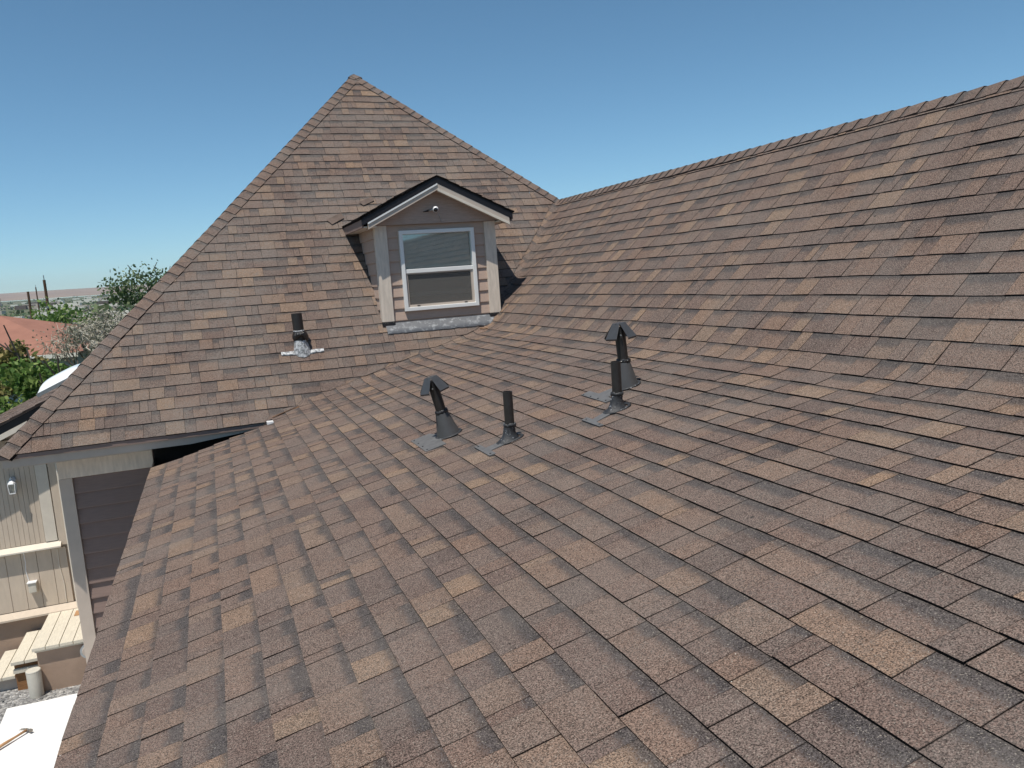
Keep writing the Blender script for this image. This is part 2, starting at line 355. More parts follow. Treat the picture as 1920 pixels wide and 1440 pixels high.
def shingle_mesh(fn, u0, u1, v0, ex, rng, rows, clampf=None, tail=0.028, thick=1.0, dense=None):
    """one laminated shingle: raised and recessed tabs, connected; returns verts, faces, mat idx, per-vertex attributes"""
    # tab bounds
    tabs = []; u = u0; hi = rng.random() < 0.5
    while u < u1-1e-6:
        wd = rng.choice((0.06, 0.085, 0.11, 0.14, 0.17, 0.21, 0.25))*rng.uniform(0.85, 1.15)
        e = min(u+wd, u1)
        if u1-e < 0.05: e = u1
        tabs.append((u, e, hi)); u = e; hi = not hi
    vs = []; fs = []; mi = []; att = []; uvs = []
    vj = rng.uniform(-0.0015, 0.0015)
    vr = [0.0]+[ex*k/rows for k in range(1, rows)]+[ex+tail]
    lifts = rng.uniform(0, 0.0018)
    prev = None
    for (a, b, hi) in tabs:
        h0 = (0.0083 if hi else 0.0057)*thick+lifts+rng.uniform(-0.0004, 0.0012)
        # tone class
        r = rng.random()
        if hi: tone = 1.0*rng.uniform(0.86, 1.0) if r < 0.13 else (rng.uniform(0.56, 0.85) if r < 0.50 else rng.uniform(0.20, 0.58))
        else: tone = rng.uniform(0.68, 0.92) if r < 0.09 else (rng.uniform(0.0, 0.30) if r < 0.55 else rng.uniform(0.28, 0.62))
        hue = rng.random(); band = (rng.uniform(-0.15, 0.14) if rng.random() < 0.6 else rng.uniform(0.12, 0.30)) if hi else (rng.uniform(0.16, 0.44) if rng.random() < 0.72 else rng.uniform(0.0, 0.14))
        ncol = 3
        if dense is not None and b > dense: ncol = max(3, int((b-a)/0.035)+2)
        for c in range(ncol):
            uu = a+(b-a)*c/(ncol-1)
            ue = min(uu-a, b-uu)
            base = len(vs)
            for v in vr:
                vv = v0+v+(vj if v == 0 else 0)+0.0016*nz(uu*9, v0*11)+0.005*nz(uu*1.4, v0*3.3)
                u2 = uu
                if clampf:
                    l, r2 = clampf(vv); u2 = min(max(uu, l), r2)
                hh = h0*(1-v/(ex+tail))+0.0008
                vs.append(fn(u2, vv, hh)); att.append((tone, hue, band)); uvs.append((ue, v/ex))
            lowp = fn(u2 if not clampf else min(max(uu, clampf(v0)[0]), clampf(v0)[1]), v0+(vj if True else 0)+0.0016*nz(uu*9, v0*11)+0.005*nz(uu*1.4, v0*3.3), -0.004)
            vs.append(lowp); att.append((tone, hue, band)); uvs.append((ue, 0.0))
            n = len(vr)
            if prev is not None:
                pb, pc = prev
                if pc:      # same tab: top faces and butt
                    for k in range(n-1):
                        fs.append((pb+k, base+k, base+k+1, pb+k+1)); mi.append(0)
                    fs.append((pb+n, base+n, base, pb)); mi.append(1)
                else:       # step wall between two tabs
                    for k in range(n-1):
                        fs.append((pb+k, base+k, base+k+1, pb+k+1)); mi.append(1)
            prev = (base, c < ncol-1)
            if c == ncol-1: prev = (base, False)
        # mark that within a tab columns join
    return vs, fs, mi, att, uvs

def mesh_from(name, vs, fs, mi, att, uvs, mat, org):
    me = bpy.data.meshes.new(name)
    me.from_pydata([(v.x-org.x, v.y-org.y, v.z-org.z) for v in vs], [], fs)
    me.materials.append(mat); me.materials.append(M['edge']); me.polygons.foreach_set('material_index', mi)
    ca = me.color_attributes.new('tab', 'FLOAT_COLOR', 'POINT')
    ca.data.foreach_set('color', [c for a in att for c in (*a, 1.0)])
    uvl = me.uv_layers.new(name='UVMap'); li = [0]*len(me.loops); me.loops.foreach_get('vertex_index', li)
    buf = np.array(uvs)[li].ravel(); uvl.data.foreach_set('uv', buf); me.update(); return me
def place(name, me, parent, kind=None):
    o = bpy.data.objects.new(name, me); COL.objects.link(o); o.parent = parent
    if kind: o['kind'] = kind
    return o
class Bag:
    def __init__(s): s.d = ([], [], [], [], [])
    def add(s, r):
        k = len(s.d[0]); s.d[0].extend(r[0]); s.d[1].extend([tuple(i+k for i in f) for f in r[1]])
        for j in (2, 3, 4): s.d[j].extend(r[j])

rng = random.Random(42)
# ---- the wing: low slope and steep slope
wing = thing('house_wing', (-0.6, 4.0, GZ), 'low house wing whose brown shingled roof fills the foreground and bends up to a ridge', 'house')
low = MB(); YB = -3.0
def deck_strip(s0, s1, y0, y1, off=-0.012, n=26, m=48):
    mb = MB(); vs = []; 
    for i in range(n+1):
        s_ = s0+(s1-s0)*i/n; x, z, a = sec(s_); ye = y1(x, z) if callable(y1) else y1
        for j in range(m+1):
            q = j/m; yy = y0+(ye-0.55-y0)*q*2 if q <= 0.5 else ye-0.55+0.55*(q-0.5)*2
            vs.append(surf_sl(s_, yy, off))
    fs = [(i*(m+1)+j, (i+1)*(m+1)+j, (i+1)*(m+1)+j+1, i*(m+1)+j+1) for i in range(n) for j in range(m)]
    mb.add(vs, fs); return mb
SBEND = (NC-15)*EX
def y_end(x, z):
    yv = YP+(z-ZP)/TG
    if yv < YP+0.01: return 7.885+0.07*min(1, max(0, -(x+0.40)/0.25))
    if z > ZR: z = ZR; yv = YP+(z-ZP)/TG
    return yv+0.13
low_roof = deck_strip(-0.01, SBEND, YB, y_end).build('low_roof', M['deck'], wing)
steep_roof = deck_strip(SBEND, S_RIDGE, YB, y_end).build('steep_roof', M['deck'], wing)
bags = {id(low_roof): Bag(), id(steep_roof): Bag()}
for c in range(NC+1):
    n = NC-c                                  # course index counted from the eave; butt at arc c*EX
    v0 = c*EX-(0.012 if c == 0 else 0)
    if v0+EX*0.6 > S_RIDGE: break
    x, z, a = sec(v0+EX*0.5)
    ye = y_end(x, z)
    if c*EX+EX > S_RIDGE-0.02: tail = S_RIDGE-0.01-v0-EX
    else: tail = 0.028
    roof = low_roof if c < 26 else steep_roof
    y = YB+rng.uniform(0, 0.9)-0.5
    bend = abs(v0+EX/2-_sb) < 0.45
    while y < ye-0.04:
        y1 = min(y+0.985, ye)
        if ye-y1 < 0.07: y1 = ye
        ymin = 1.15 if c < 26 else 1.9
        ya = max(y, YB)
        if y1 > ya+0.03:
            # steps near the valley need more columns: cut the strip in narrow tabs there
            r = shingle_mesh(lambda u, v, h: surf_sl(v, u, h), ya+0.0012, y1-0.0012, v0, EX, rng, 4 if bend else 2, tail=tail, dense=ye-0.45 if ye > 8.1 else None)
            # (u,v) = (along y, up s) is left handed: flip
            r = (r[0], [tuple(reversed(f)) for f in r[1]], r[2], r[3], r[4])
            if y1 < ymin: bags[id(roof)].add(r)
            else:
                me = mesh_from('shingle', *r, M['shingle_sl'], ORG[roof.name]); place('shingle', me, roof)
        y = y1
for roof in (low_roof, steep_roof):
    b = bags[id(roof)].d
    if b[0]: place('shingles', mesh_from('shingles', *b, M['shingle_sl'], ORG[roof.name]), roof, 'stuff')
# far slope beyond the ridge (unseen side of the wing)
mb = MB(); mb.add([(XR, YB, ZR-0.01), (XR, YR, ZR-0.01), (XR+3.2, YR-0.0, ZR-3.1), (XR+3.2, YB, ZR-3.1)], [(0, 1, 2, 3)])
mb.build('rear_slope', M['far_shingle'], wing)

def cap_mesh(p, d, up, side_l, side_r, wid, ex, lift, rng, tail=0.03):
    """bent cap shingle: p start (lower butt) point on the ridge line, d direction, side vectors go down each face"""
    vs = []; fs = []; mi = []; att = []; uvs = []
    tone = rng.uniform(0.30, 0.62); hue = rng.uniform(0.2, 0.7); band = rng.uniform(0.08, 0.30); h0 = 0.0085+lift
    secs = [(-1.0, 1), (-0.5, 1), (-0.12, 1), (0.12, 1), (0.5, 1), (1.0, 1)]
    rows = [0.0, ex*0.5, ex+tail]
    skew = rng.uniform(-0.004, 0.004)
    for (q, _) in secs:
        sd = side_l if q < 0 else side_r
        nrm = (up).normalized()
        base = len(vs)
        for v in rows:
            h = h0*(1-v/(ex+tail))+0.0150
            pt = p+d*(v+skew*q)+sd*(abs(q)*wid)+nrm*(h-(0.004 if abs(q) < 0.2 else 0))
            vs.append(pt); att.append((tone, hue, band)); uvs.append((0.0 if abs(q) > 0.9 else 0.1, v/ex))
        vs.append(p+d*(skew*q)+sd*(abs(q)*wid)+nrm*(-0.002)); att.append((tone, hue, band)); uvs.append((0.1, 0))
        n = 3
        if base:
            pb = base-4
            for k in range(n-1): fs.append((pb+k, base+k, base+k+1, pb+k+1)); mi.append(0)
            fs.append((pb+n, base+n, base, pb)); mi.append(1)
        if abs(q) > 0.9:   # side edge thickness
            k0 = len(vs)
            for v in rows: vs.append(p+d*v+sd*wid+nrm*(-0.004)); att.append((tone, hue, band)); uvs.append((0.1, 0))
            for k in range(n-1): fs.append((base+k, base+k+1, k0+k+1, k0+k)); mi.append(1)
            if q < 0:
                # keep ring bookkeeping simple: re-add the column
                base2 = len(vs)
                for j in range(4): vs.append(vs[base+j]); att.append(att[base+j]); uvs.append(uvs[base+j])
    return vs, fs, mi, att, uvs
def caps(parent, a, b, nl, nr, wid, ex, mat, lo=0, name='cap_shingle', stuff_before=None, shift=0.0):
    """a lower end, b upper end; nl nr = unit vectors down the left and right faces"""
    d = (b-a).normalized(); L = (b-a).length; n = int(L/ex)
    up = -(nl+nr).normalized(); bag = Bag()
    for k in range(n+1):
        t = k*ex+shift
        if t > L-ex*0.3: break
        sag = 0.004*nz(t*1.3, 7.7+a.x)
        e_ = min(ex, L-t-0.001); r = cap_mesh(a+d*t+up*sag, d, up, nl, nr, wid*rng.uniform(0.985, 1.015), e_, rng.uniform(0, 0.003), rng, min(0.03, max(0.001, L-t-e_)))
        if stuff_before and stuff_before(a+d*t): bag.add(r)
        else: place(name, mesh_from(name, *r, mat, ORG[parent.name]), parent)
    if bag.d[0]: place(name+'s', mesh_from(name+'s', *bag.d, mat, ORG[parent.name]), parent, 'stuff')
ridge = thing('ridge_cap', (XR, 3.0, ZR), parent=wing)
nl = Vector((-math.cos(BE), 0, -math.sin(BE))); nr = Vector((math.cos(BE), 0, -math.sin(BE)))
# seen in the photo: butts face the camera's side, the lap runs away from it
caps(ridge, Vector((XR, YB, ZR)), Vector((XR, YR+0.02, ZR)), nl, nr, 0.125, EX, M['shingle_sl'], stuff_before=lambda p: p.y < 2.3)

# ---- wing body below the roof
x_r, z_r = XR, ZR
mb = MB(); mb.box((XE+0.30, YB+0.2, GZ), (XR+2.6, 7.80, -1.75)); mb.build('wall', M['siding'], wing)
mb = MB(); mb.prism([(XE+0.30, 0, -1.75), (XR+2.6, 0, -1.75), (XR+2.6, 0, -1.9+0.1), (XR, 0, ZR-0.09), (2.99, 0, -0.75), (XE+0.30, 0, ZE+0.30*0.25-0.06)], (0, YB+0.2, 0), (0, 7.80, 0)); mb.build('gable_end', M['siding'], wing)
mb = MB(); mb.box((XE-0.012, YB, ZE-0.15), (XE+0.012, 7.94, ZE-0.012)); mb.build('fascia', M['fascia'], wing)
mb = MB(); mb.box((XE+0.014, YB, ZE-0.14), (XE+0.30, 7.93, ZE-0.12)); mb.build('soffit', M['cream'], wing)

# ------------------------------------------------------------------ hip roofed main house
house = thing('hip_roofed_house', (1.5, 10.5, GZ), 'main house behind with a tall pointed brown hip roof and mauve siding under its eave', 'house')
mb = MB()
TL = Vector((PL.x, APEX.y+(APEX.y-PL.y), ZP)); XRB = APEX.x+(APEX.x-PL.x)
mb.add([surf_p(PL.x, 0, -0.016), Vector((XRB, YP, ZP-0.02)), APEX-Vector((0, 0, 0.03)), Vector((XRB, TL.y, ZP-0.02)), TL-Vector((0, 0, 0.02))],
       [(0, 1, 2)])
hip_roof = mb.build('hip_roof', M['deck'], house)
mb = MB()
mb.add([PL, APEX-Vector((0, 0, 0.02)), TL, Vector((XRB, TL.y, ZP)), Vector((XRB, YP, ZP))], [(0, 1, 2), (2, 1, 3), (3, 1, 4)])
mb.build('hidden_slope', M['far_shingle'], house)
def pclamp(v): return p_left(v)+0.02, p_right(v)
k = 0
while k*EP < VAP-0.03:
    v0 = k*EP-(0.02 if k == 0 else 0); l = p_left(v0); r_ = max(p_right(v0), p_right(v0+EP))
    u = l-rng.uniform(0.0, 0.9)
    while u < r_-0.01:
        u1 = u+0.985
        if u1 > l+0.02:
            a0, a1 = max(u, l-0.02)+0.001, min(u1, r_+0.02)-0.001
            if a1-a0 > 0.02:
                tl = 0.028 if (k+1)*EP+0.028 < VAP else VAP-(k+1)*EP-0.005
                r = shingle_mesh(surf_p, a0, a1, v0, EP, rng, 2, clampf=pclamp, tail=tl, thick=1.1)
                place('shingle', mesh_from('shingle', *r, M['shingle_p'], ORG[hip_roof.name]), hip_roof)
        u = u1
    k += 1
# hips
dP = Vector((0, -math.cos(GA), -math.sin(GA)))
hipL = thing('left_hip_cap', PL, parent=house); hipR = thing('right_hip_cap', (XR, YR, ZR), parent=house)
def perp(face_n, d):            # direction in a face, perpendicular to the hip, pointing down
    v = face_n.cross(d).normalized(); return v if v.z < 0 else -v
dl = (APEX-PL).normalized(); nfront = Vector((0, -math.sin(GA), math.cos(GA)))
nleft = (TL-PL).cross(APEX-PL).normalized(); nleft = nleft if nleft.z > 0 else -nleft
caps(hipL, PL+dl*0.0, APEX, perp(nleft, dl), perp(nfront, dl), 0.135, 0.143, M['shingle_p'])
HR0 = Vector((XR, YR, ZR)); drr = (APEX-HR0).normalized()
nright = (Vector((XRB, TL.y, ZP))-Vector((XRB, YP, ZP))).cross(APEX-Vector((XRB, YP, ZP))).normalized(); nright = nright if nright.z > 0 else -nright
caps(hipR, HR0-drr*0.10, APEX, perp(nfront, drr), perp(nright, drr), 0.125, 0.143, M['shingle_p'])
# apex cap piece: a small bent shingle closing the peak
r = cap_mesh(APEX-drr*0.12+Vector((0, 0, 0.006)), drr, -(perp(nfront, drr)+perp(nright, drr)).normalized(), perp(nfront, drr), perp(nright, drr), 0.09, 0.10, 0.002, rng, 0.015)
place('apex_cap', mesh_from('apex_cap', *r, M['shingle_p'], ORG[house.name]), house)

# eave boards of the hip roof
zf = ZP
mb = MB(); mb.prism([(PL.x+0.0, YP-0.012, zf-0.055), (PL.x, YP-0.012, zf-0.008), (PL.x, YP+0.012, zf-0.006), (PL.x, YP+0.012, zf-0.055)], (0, 0, 0), (2.42, 0, 0)); mb.build('drip_edge', M['siding'], house)
mb = MB(); mb.prism([(PL.x+0.02, 0, zf-0.03), (PL.x+0.02, 0, zf-0.130), (-0.30, 0, zf-0.128), (0.13, 0, zf-0.088), (0.46, 0, zf-0.045), (0.46, 0, zf-0.03)], (0, YP+0.013, 0), (0, YP+0.035, 0)); mb.build('fascia', M['fascia'], house)
YW = 8.53
mb = MB(); mb.box((-0.664, 8.44, -2.0), (XR, 8.50, zf-0.10)); mb.box((-0.664, 7.98, -2.0), (0.40, 8.439, -1.98)); mb.box((-0.664, 8.0, -1.979), (-0.650, 8.439, -1.56)); mb.build('gap_shade_panel', M['deck'], house)  # added black panels that put shade into the open slot under the eave
mb = MB(); mb.box((PL.x+0.02, YP+0.036, zf-0.142), (-0.665, YW-0.001, zf-0.130)); mb.build('soffit', M['fascia'], house)
mb = MB(); mb.box((-1.50, YW+0.03, GZ), (XR+3.4, 15.5, -1.72)); mb.box((-1.50, YW+0.03, -1.719), (-0.66, 15.5, zf-0.12)); mb.box((-0.659, 9.4, -1.719), (XR+3.4, 15.5, zf-0.12)); mb.build('wall', M['siding'], house)
# frieze board, corner board, lap boards on the wall under the eave
mb = MB(); mb.box((-1.515, YW-0.035, -1.655), (-0.68, YW+0.02, zf-0.144)); mb.build('frieze_board', M['trim'], house, bevel=0.003)
mb = MB(); mb.box((-1.52, YW-0.03, GZ), (-1.405, YW+0.02, -1.657)); tag(mb.build('corner_board', M['fascia'], house, bevel=0.003))
for i in range(15):
    zt = -1.657-i*0.152
    mb = MB(); mb.prism([(-1.403, YW+0.012, zt), (-1.403, YW+0.028, zt), (-1.403, YW+0.028, zt-0.165), (-1.403, YW-0.016, zt-0.160), (-1.403, YW-0.016, zt-0.150)], (0, 0, 0), (0.93 if i < 1 else 2.2, 0, 0))
    mb.build('siding_board', M['siding'], house)

# ------------------------------------------------------------------ dormer
DY = 8.85
dormer = thing('dormer', (2.49, DY, -0.5), 'small gabled dormer with a white sash window standing on the pointed hip roof', 'dormer')
X0, X1, ZB, ZT = 1.79, 3.19, -0.49, 0.60
mb = MB()
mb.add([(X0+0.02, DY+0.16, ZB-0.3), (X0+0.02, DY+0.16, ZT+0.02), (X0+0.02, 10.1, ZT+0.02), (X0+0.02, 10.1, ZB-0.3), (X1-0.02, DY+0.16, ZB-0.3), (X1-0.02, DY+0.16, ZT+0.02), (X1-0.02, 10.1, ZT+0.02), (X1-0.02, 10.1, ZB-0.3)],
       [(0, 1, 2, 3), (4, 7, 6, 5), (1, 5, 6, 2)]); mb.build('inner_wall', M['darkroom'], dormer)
WX0, WX1, WZ0, WZ1 = 2.05, 2.926, -0.356, 0.535
eb = 0.131
mb = MB(); mb.box((X0+0.12, DY-0.006, WZ1-0.01), (X1-0.12, DY+0.02, ZT)); mb.build('head_board', M['dorm_siding'], dormer)
for i in range(9):
    zt = ZT-i*eb; zb = max(zt-eb, ZB-0.04)
    if zt <= ZB-0.02: break
    for (a, b) in ((X0+0.12, WX0+0.02), (WX1-0.02, X1-0.12)):
        if zb >= WZ1-0.01: a, b = (X0+0.12, X1-0.12)
        elif zb < WZ0-0.06: a, b = (X0+0.12, X1-0.12)
        mb = MB(); mb.prism([(a, DY+0.004, zt), (a, DY+0.018, zt), (a, DY+0.018, zb-0.006), (a, DY-0.012, zb-0.004), (a, DY-0.012, zb+0.003)], (0, 0, 0), (b-a, 0, 0))
        mb.build('siding_board', M['dorm_siding'], dormer)
        if b-a > 1: break
    for sx, x in ((-1, X0), (1, X1)):       # cheek boards
        yb = YP+(zb-ZP)/TG+0.15
        mb = MB(); mb.prism([(x-sx*0.004, 0, zt), (x-sx*0.018, 0, zt), (x-sx*0.018, 0, zb-0.006), (x+sx*0.010, 0, zb-0.004), (x+sx*0.010, 0, zb+0.003)], (0, DY+0.06, 0), (0, max(yb, DY+0.1), 0))
        mb.build('cheek_board', M['dorm_siding'], dormer)
for xa, xb in ((1.788, 1.920), (3.056, 3.190)):
    mb = MB(); mb.box((xa, DY-0.034, ZB+0.035), (xb, DY+0.06, ZT-0.002)); cb = mb.build('corner_board', M['trim'], dormer, bevel=0.003)
    mb = MB(); mb.box((xa-0.006, DY-0.040, ZB-0.04), (xb+0.006, DY+0.065, ZB+0.033)); mb.build('base_flashing', M['tar'], dormer, bevel=0.006)
# gable board
mb = MB(); mb.prism([(1.69, 0, ZT), (3.29, 0, ZT), (2.49, 0, 0.995)], (0, DY-0.055, 0), (0, DY-0.020, 0)); mb.build('gable_board', M['gable'], dormer)
# roof
sl_ = 0.489; RX = 2.49; RZ = 1.104; FY = 8.65
def rz(x, top=RZ): return top-abs(x-RX)*sl_
for sx in (-1, 1):
    xe = RX+sx*0.865
    poly = [(RX, 0, RZ), (xe, 0, rz(xe)), (xe, 0, rz(xe)-0.020), (RX, 0, RZ-0.020)]
    mb = MB(); mb.add([(RX, FY, RZ), (xe, FY, rz(xe)), (xe, YP+(rz(xe)-ZP)/TG+0.02, rz(xe)), (RX, YP+(RZ-ZP)/TG+0.02, RZ),
                       (RX, FY, RZ-0.02), (xe, FY, rz(xe)-0.02), (xe, YP+(rz(xe)-ZP)/TG+0.02, rz(xe)-0.02), (RX, YP+(RZ-ZP)/TG+0.02, RZ-0.02)],
                      [(0, 1, 2, 3), (4, 7, 6, 5), (0, 4, 5, 1), (1, 5, 6, 2)])
    roofp = mb.build('dormer_roof', M['deck'], dormer)
    d_out = Vector((sx, 0, -sl_)).normalized(); nn = Vector((sx*sl_, 0, 1)).normalized(); Ls = 0.865/math.cos(math.atan(sl_))
    e0 = Vector((xe, 0, rz(xe)))
    for k in range(7):
        v0 = k*0.14-0.015
        if v0+0.1 > Ls: break
        def fn(u, v, h, e0=e0, d_out=d_out, nn=nn): 
            p = e0-d_out*v+nn*h; return Vector((p.x, u, p.z))
        yend = YP+((e0-d_out*(v0+0.07)).z-ZP)/TG+0.03
        u = FY-0.012
        while u < yend-0.03:
            u1 = min(u+0.985, yend)
            r = shingle_mesh(fn, u, u1, v0, 0.14, rng, 1, tail=min(0.028, Ls-v0-0.14))
            if sx < 0: r = (r[0], [tuple(reversed(f)) for f in r[1]], r[2], r[3], r[4])
            place('shingle', mesh_from('shingle', *r, M['shingle_p'], ORG[roofp.name]), roofp)
            u = u1
    # black drip face, white strip, grey fascia, soffit
    def rake(name, top, h, y0, y1, mat, x_in=0.0, x_out=0.865, bev=0.0):
        mb = MB(); a = RX+sx*x_in; b = RX+sx*x_out
        mb.prism([(a, 0, rz(a, top)), (b, 0, rz(b, top)), (b, 0, rz(b, top)-h), (a, 0, rz(a, top)-h)], (0, y0, 0), (0, y1, 0)); return mb.build(name, mat, dormer, bevel=bev)
    rake('black_drip_edge', RZ-0.002, 0.082, FY+0.001, FY+0.03, M['black'], 0.0 if sx < 0 else 0.0015, 0.862)
    if sx < 0:
        rake('white_trim_strip', RZ-0.086, 0.018, FY-0.006, FY+0.035, M['white'], 0.0, 0.80)
        rake('rake_fascia', RZ-0.106, 0.050, FY+0.004, FY+0.04, M['fascia'], 0.0, 0.80)
    else:
        rake('rake_fascia', RZ-0.086, 0.050, FY+0.004, FY+0.04, M['fascia'], 0.0, 0.82)
        rake('cream_trim_strip', RZ-0.138, 0.030, FY-0.004, FY+0.035, M['cream'], 0.0, 0.82)
    rake('soffit_panel', RZ-0.142, 0.012, FY+0.041, DY-0.056, M['gable'], 0.0, 0.80)
    mb = MB(); xf = RX+sx*0.845; zz = rz(xf)
    mb.box((min(xf, xf+sx*0.018), FY+0.03, zz-0.115), (max(xf, xf+sx*0.018), YP+(zz-0.02-ZP)/TG, zz-0.024)); mb.build('eave_fascia', M['siding'], dormer)
    mb = MB(); mb.box((min(RX+sx*0.70, xf-sx*0.002), FY+0.04, zz-0.112), (max(RX+sx*0.70, xf-sx*0.002), YP+(zz-0.1-ZP)/TG, zz-0.100)); mb.build('eave_soffit', M['cream'], dormer)
# window
win = thing('window', (2.49, DY, 0.08), parent=dormer)
fw = 0.042; y0, y1 = DY-0.045, DY+0.05
mb = MB()
O = [(WX0, WZ0), (WX1, WZ0), (WX1, WZ1), (WX0, WZ1)]; I = [(WX0+fw, WZ0+fw), (WX1-fw, WZ0+fw), (WX1-fw, WZ1-fw), (WX0+fw, WZ1-fw)]
vs = [(x, y0, z) for x, z in O]+[(x, y0, z) for x, z in I]+[(x, y1, z) for x, z in O]+[(x, y1, z) for x, z in I]
fs = []
for i in range(4):
    j = (i+1) % 4; fs += [(i, j, 4+j, 4+i), (i, 8+i, 8+j, j), (4+i, 4+j, 12+j, 12+i), (8+i, 12+i, 12+j, 8+j)]
mb.add(vs, fs); mb.build('frame', M['white'], win, bevel=0.004)
mb = MB(); mb.box((WX0+fw, DY-0.028, 0.062), (WX1-fw, DY+0.03, 0.108)); mb.build('meeting_rail', M['white'], win, bevel=0.004)
mb = MB(); a0, a1, b0, b1, t_ = WX0+fw, WX1-fw, WZ0+fw, 0.062, 0.026
O = [(a0, b0), (a1, b0), (a1, b1), (a0, b1)]; I = [(a0+t_, b0+t_), (a1-t_, b0+t_), (a1-t_, b1-0.012), (a0+t_, b1-0.012)]
vs = [(x, DY-0.018, z) for x, z in O]+[(x, DY-0.018, z) for x, z in I]+[(x, DY+0.02, z) for x, z in O]+[(x, DY+0.02, z) for x, z in I]
mb.add(vs, fs); mb.build('screen_frame', M['fascia'], win)
mb = MB(); mb.box((a0+0.001, DY-0.002, 0.109), (a1-0.001, DY+0.004, WZ1-fw-0.001)); mb.build('upper_pane', M['glass'], win)
mb = MB(); mb.box((a0+t_, DY+0.006, b0+t_), (a1-t_, DY+0.012, b1-0.014)); mb.build('lower_pane', M['glass'], win)
mb = MB(); mb.add([(a0+t_, DY-0.006, b0+t_), (a1-t_, DY-0.006, b0+t_), (a1-t_, DY-0.006, b1-0.013), (a0+t_, DY-0.006, b1-0.013)], [(0, 1, 2, 3)]); mb.build('insect_screen', M['mesh'], win)
for x in (2.215, 2.775):
    mb = MB(); mb.box((x-0.016, DY-0.026, b0+0.006), (x+0.016, DY-0.0182, b0+0.016)); mb.build('latch', M['black'], win)
for i in range(17):
    z = WZ1-fw-0.004-i*0.0235
    mb = MB(); mb.prism([(a0+0.006, DY+0.030, z), (a0+0.006, DY+0.034, z), (a0+0.006, DY+0.044, z-0.026), (a0+0.006, DY+0.040, z-0.026)], (0, 0, 0), (a1-a0-0.012, 0, 0)); mb.build('blind_slat', M['blind'], win)
mb = MB(); mb.box((a0, DY+0.09, -0.20), (a1, DY+0.15, -0.155)); mb.build('inner_sill', M['cream'], win)
mb = MB(); mb.box((a0, DY+0.07, -0.155), (a1, DY+0.075, 0.07)); mb.build('inner_blind', M['screen'], win)
# apron flashing on the shingles below the dormer
mb = MB(); nx = 46; vs = []
for i in range(nx+1):
    x = 1.815+(3.12-1.815)*i/nx
    vlo = (-0.600-ZP)/math.sin(GA)+0.007*nz(x*14, 2)+0.008*nz(x*40, 5)+0.012*(x > 3.0)
    vhi = (-0.488-ZP)/math.sin(GA)
    vs += [surf_p(x, vlo, 0.010), surf_p(x, vlo+0.004, 0.019+0.003*nz(x*60, 1)), surf_p(x, (vlo+vhi)/2, 0.018+0.003*nz(x*30, 4)), surf_p(x, vhi, 0.016), Vector((x, DY-0.014, ZB+0.018))]
fs = [(i*5+j, (i+1)*5+j, (i+1)*5+j+1, i*5+j+1) for i in range(nx) for j in range(4)]
mb.add(vs, fs); mb.build('apron_flashing', M['apron'], dormer, smooth=True)
# lifted shingle flaps at the left eave of the dormer roof
for (xa, za, w_, h_) in ((1.50, 0.70, 0.16, 0.09), (1.94, 0.93, 0.15, 0.07)):
    va = (za-ZP)/math.sin(GA)
    mb = MB(); mb.add([surf_p(xa, va, 0.012), surf_p(xa+w_, va+h_*1.1, 0.012), surf_p(xa+w_*0.9, va+h_*2.2, 0.02), surf_p(xa-0.05, va+h_*0.9, 0.022), surf_p(xa, va, 0.02), surf_p(xa+w_, va+h_*1.1, 0.024)], [(0, 1, 5, 4), (4, 5, 2, 3)])
    mb.build('valley_flap', M['far_shingle'], dormer)

# ------------------------------------------------------------------ security camera on the gable
sc_ = thing('security_camera', (2.453, DY-0.056, 0.74), 'tiny white ball security camera on the dormer gable above the window', 'camera')
def sphere(c, r, seg=20, rings=12):
    mb = MB(); vs = [(c[0], c[1], c[2]+r)]
    for i in range(1, rings):
        for j in range(seg):
            a = math.pi*i/rings; b = 2*math.pi*j/seg; vs.append((c[0]+r*math.sin(a)*math.cos(b), c[1]+r*math.sin(a)*math.sin(b), c[2]+r*math.cos(a)))
    vs.append((c[0], c[1], c[2]-r)); n = len(vs)-1; fs = [(0, 1+j, 1+(j+1) % seg) for j in range(seg)]
    for i in range(rings-2):
        for j in range(seg): fs.append((1+i*seg+j, 1+(i+1)*seg+j, 1+(i+1)*seg+(j+1) % seg, 1+i*seg+(j+1) % seg))
    fs += [(n, 1+(rings-2)*seg+(j+1) % seg, 1+(rings-2)*seg+j) for j in range(seg)]
    return mb.add(vs, fs)
cc = Vector((2.465, DY-0.14, 0.745))
sphere(cc, 0.034).build('housing', M['plastic'], sc_, smooth=True)
ld = Vector((-0.12, -0.88, -0.38)).normalized()
MB().tube([cc+ld*0.020, cc+ld*0.030, cc+ld*0.0375], [0.026, 0.0225, 0.012], 18).build('lens', M['lens'], sc_, smooth=True)
MB().tube([cc+Vector((-0.02, 0.015, 0)), cc+Vector((-0.05, 0.06, -0.004)), cc+Vector((-0.06, 0.084, -0.006))], [0.012, 0.011, 0.013], 10).build('bracket', M['steel'], sc_, smooth=True)
MB().tube([cc+Vector((-0.055, 0.075, -0.006)), cc+Vector((-0.12, 0.078, -0.018))], [0.009, 0.004], 8).build('mounting_screw', M['black'], sc_)
MB().tube([cc+Vector((0.02, 0.01, -0.02)), cc+Vector((0.055, 0.04, -0.075)), cc+Vector((0.078, 0.081, -0.13))], 0.0035, 6).build('cable', M['steel'], sc_)

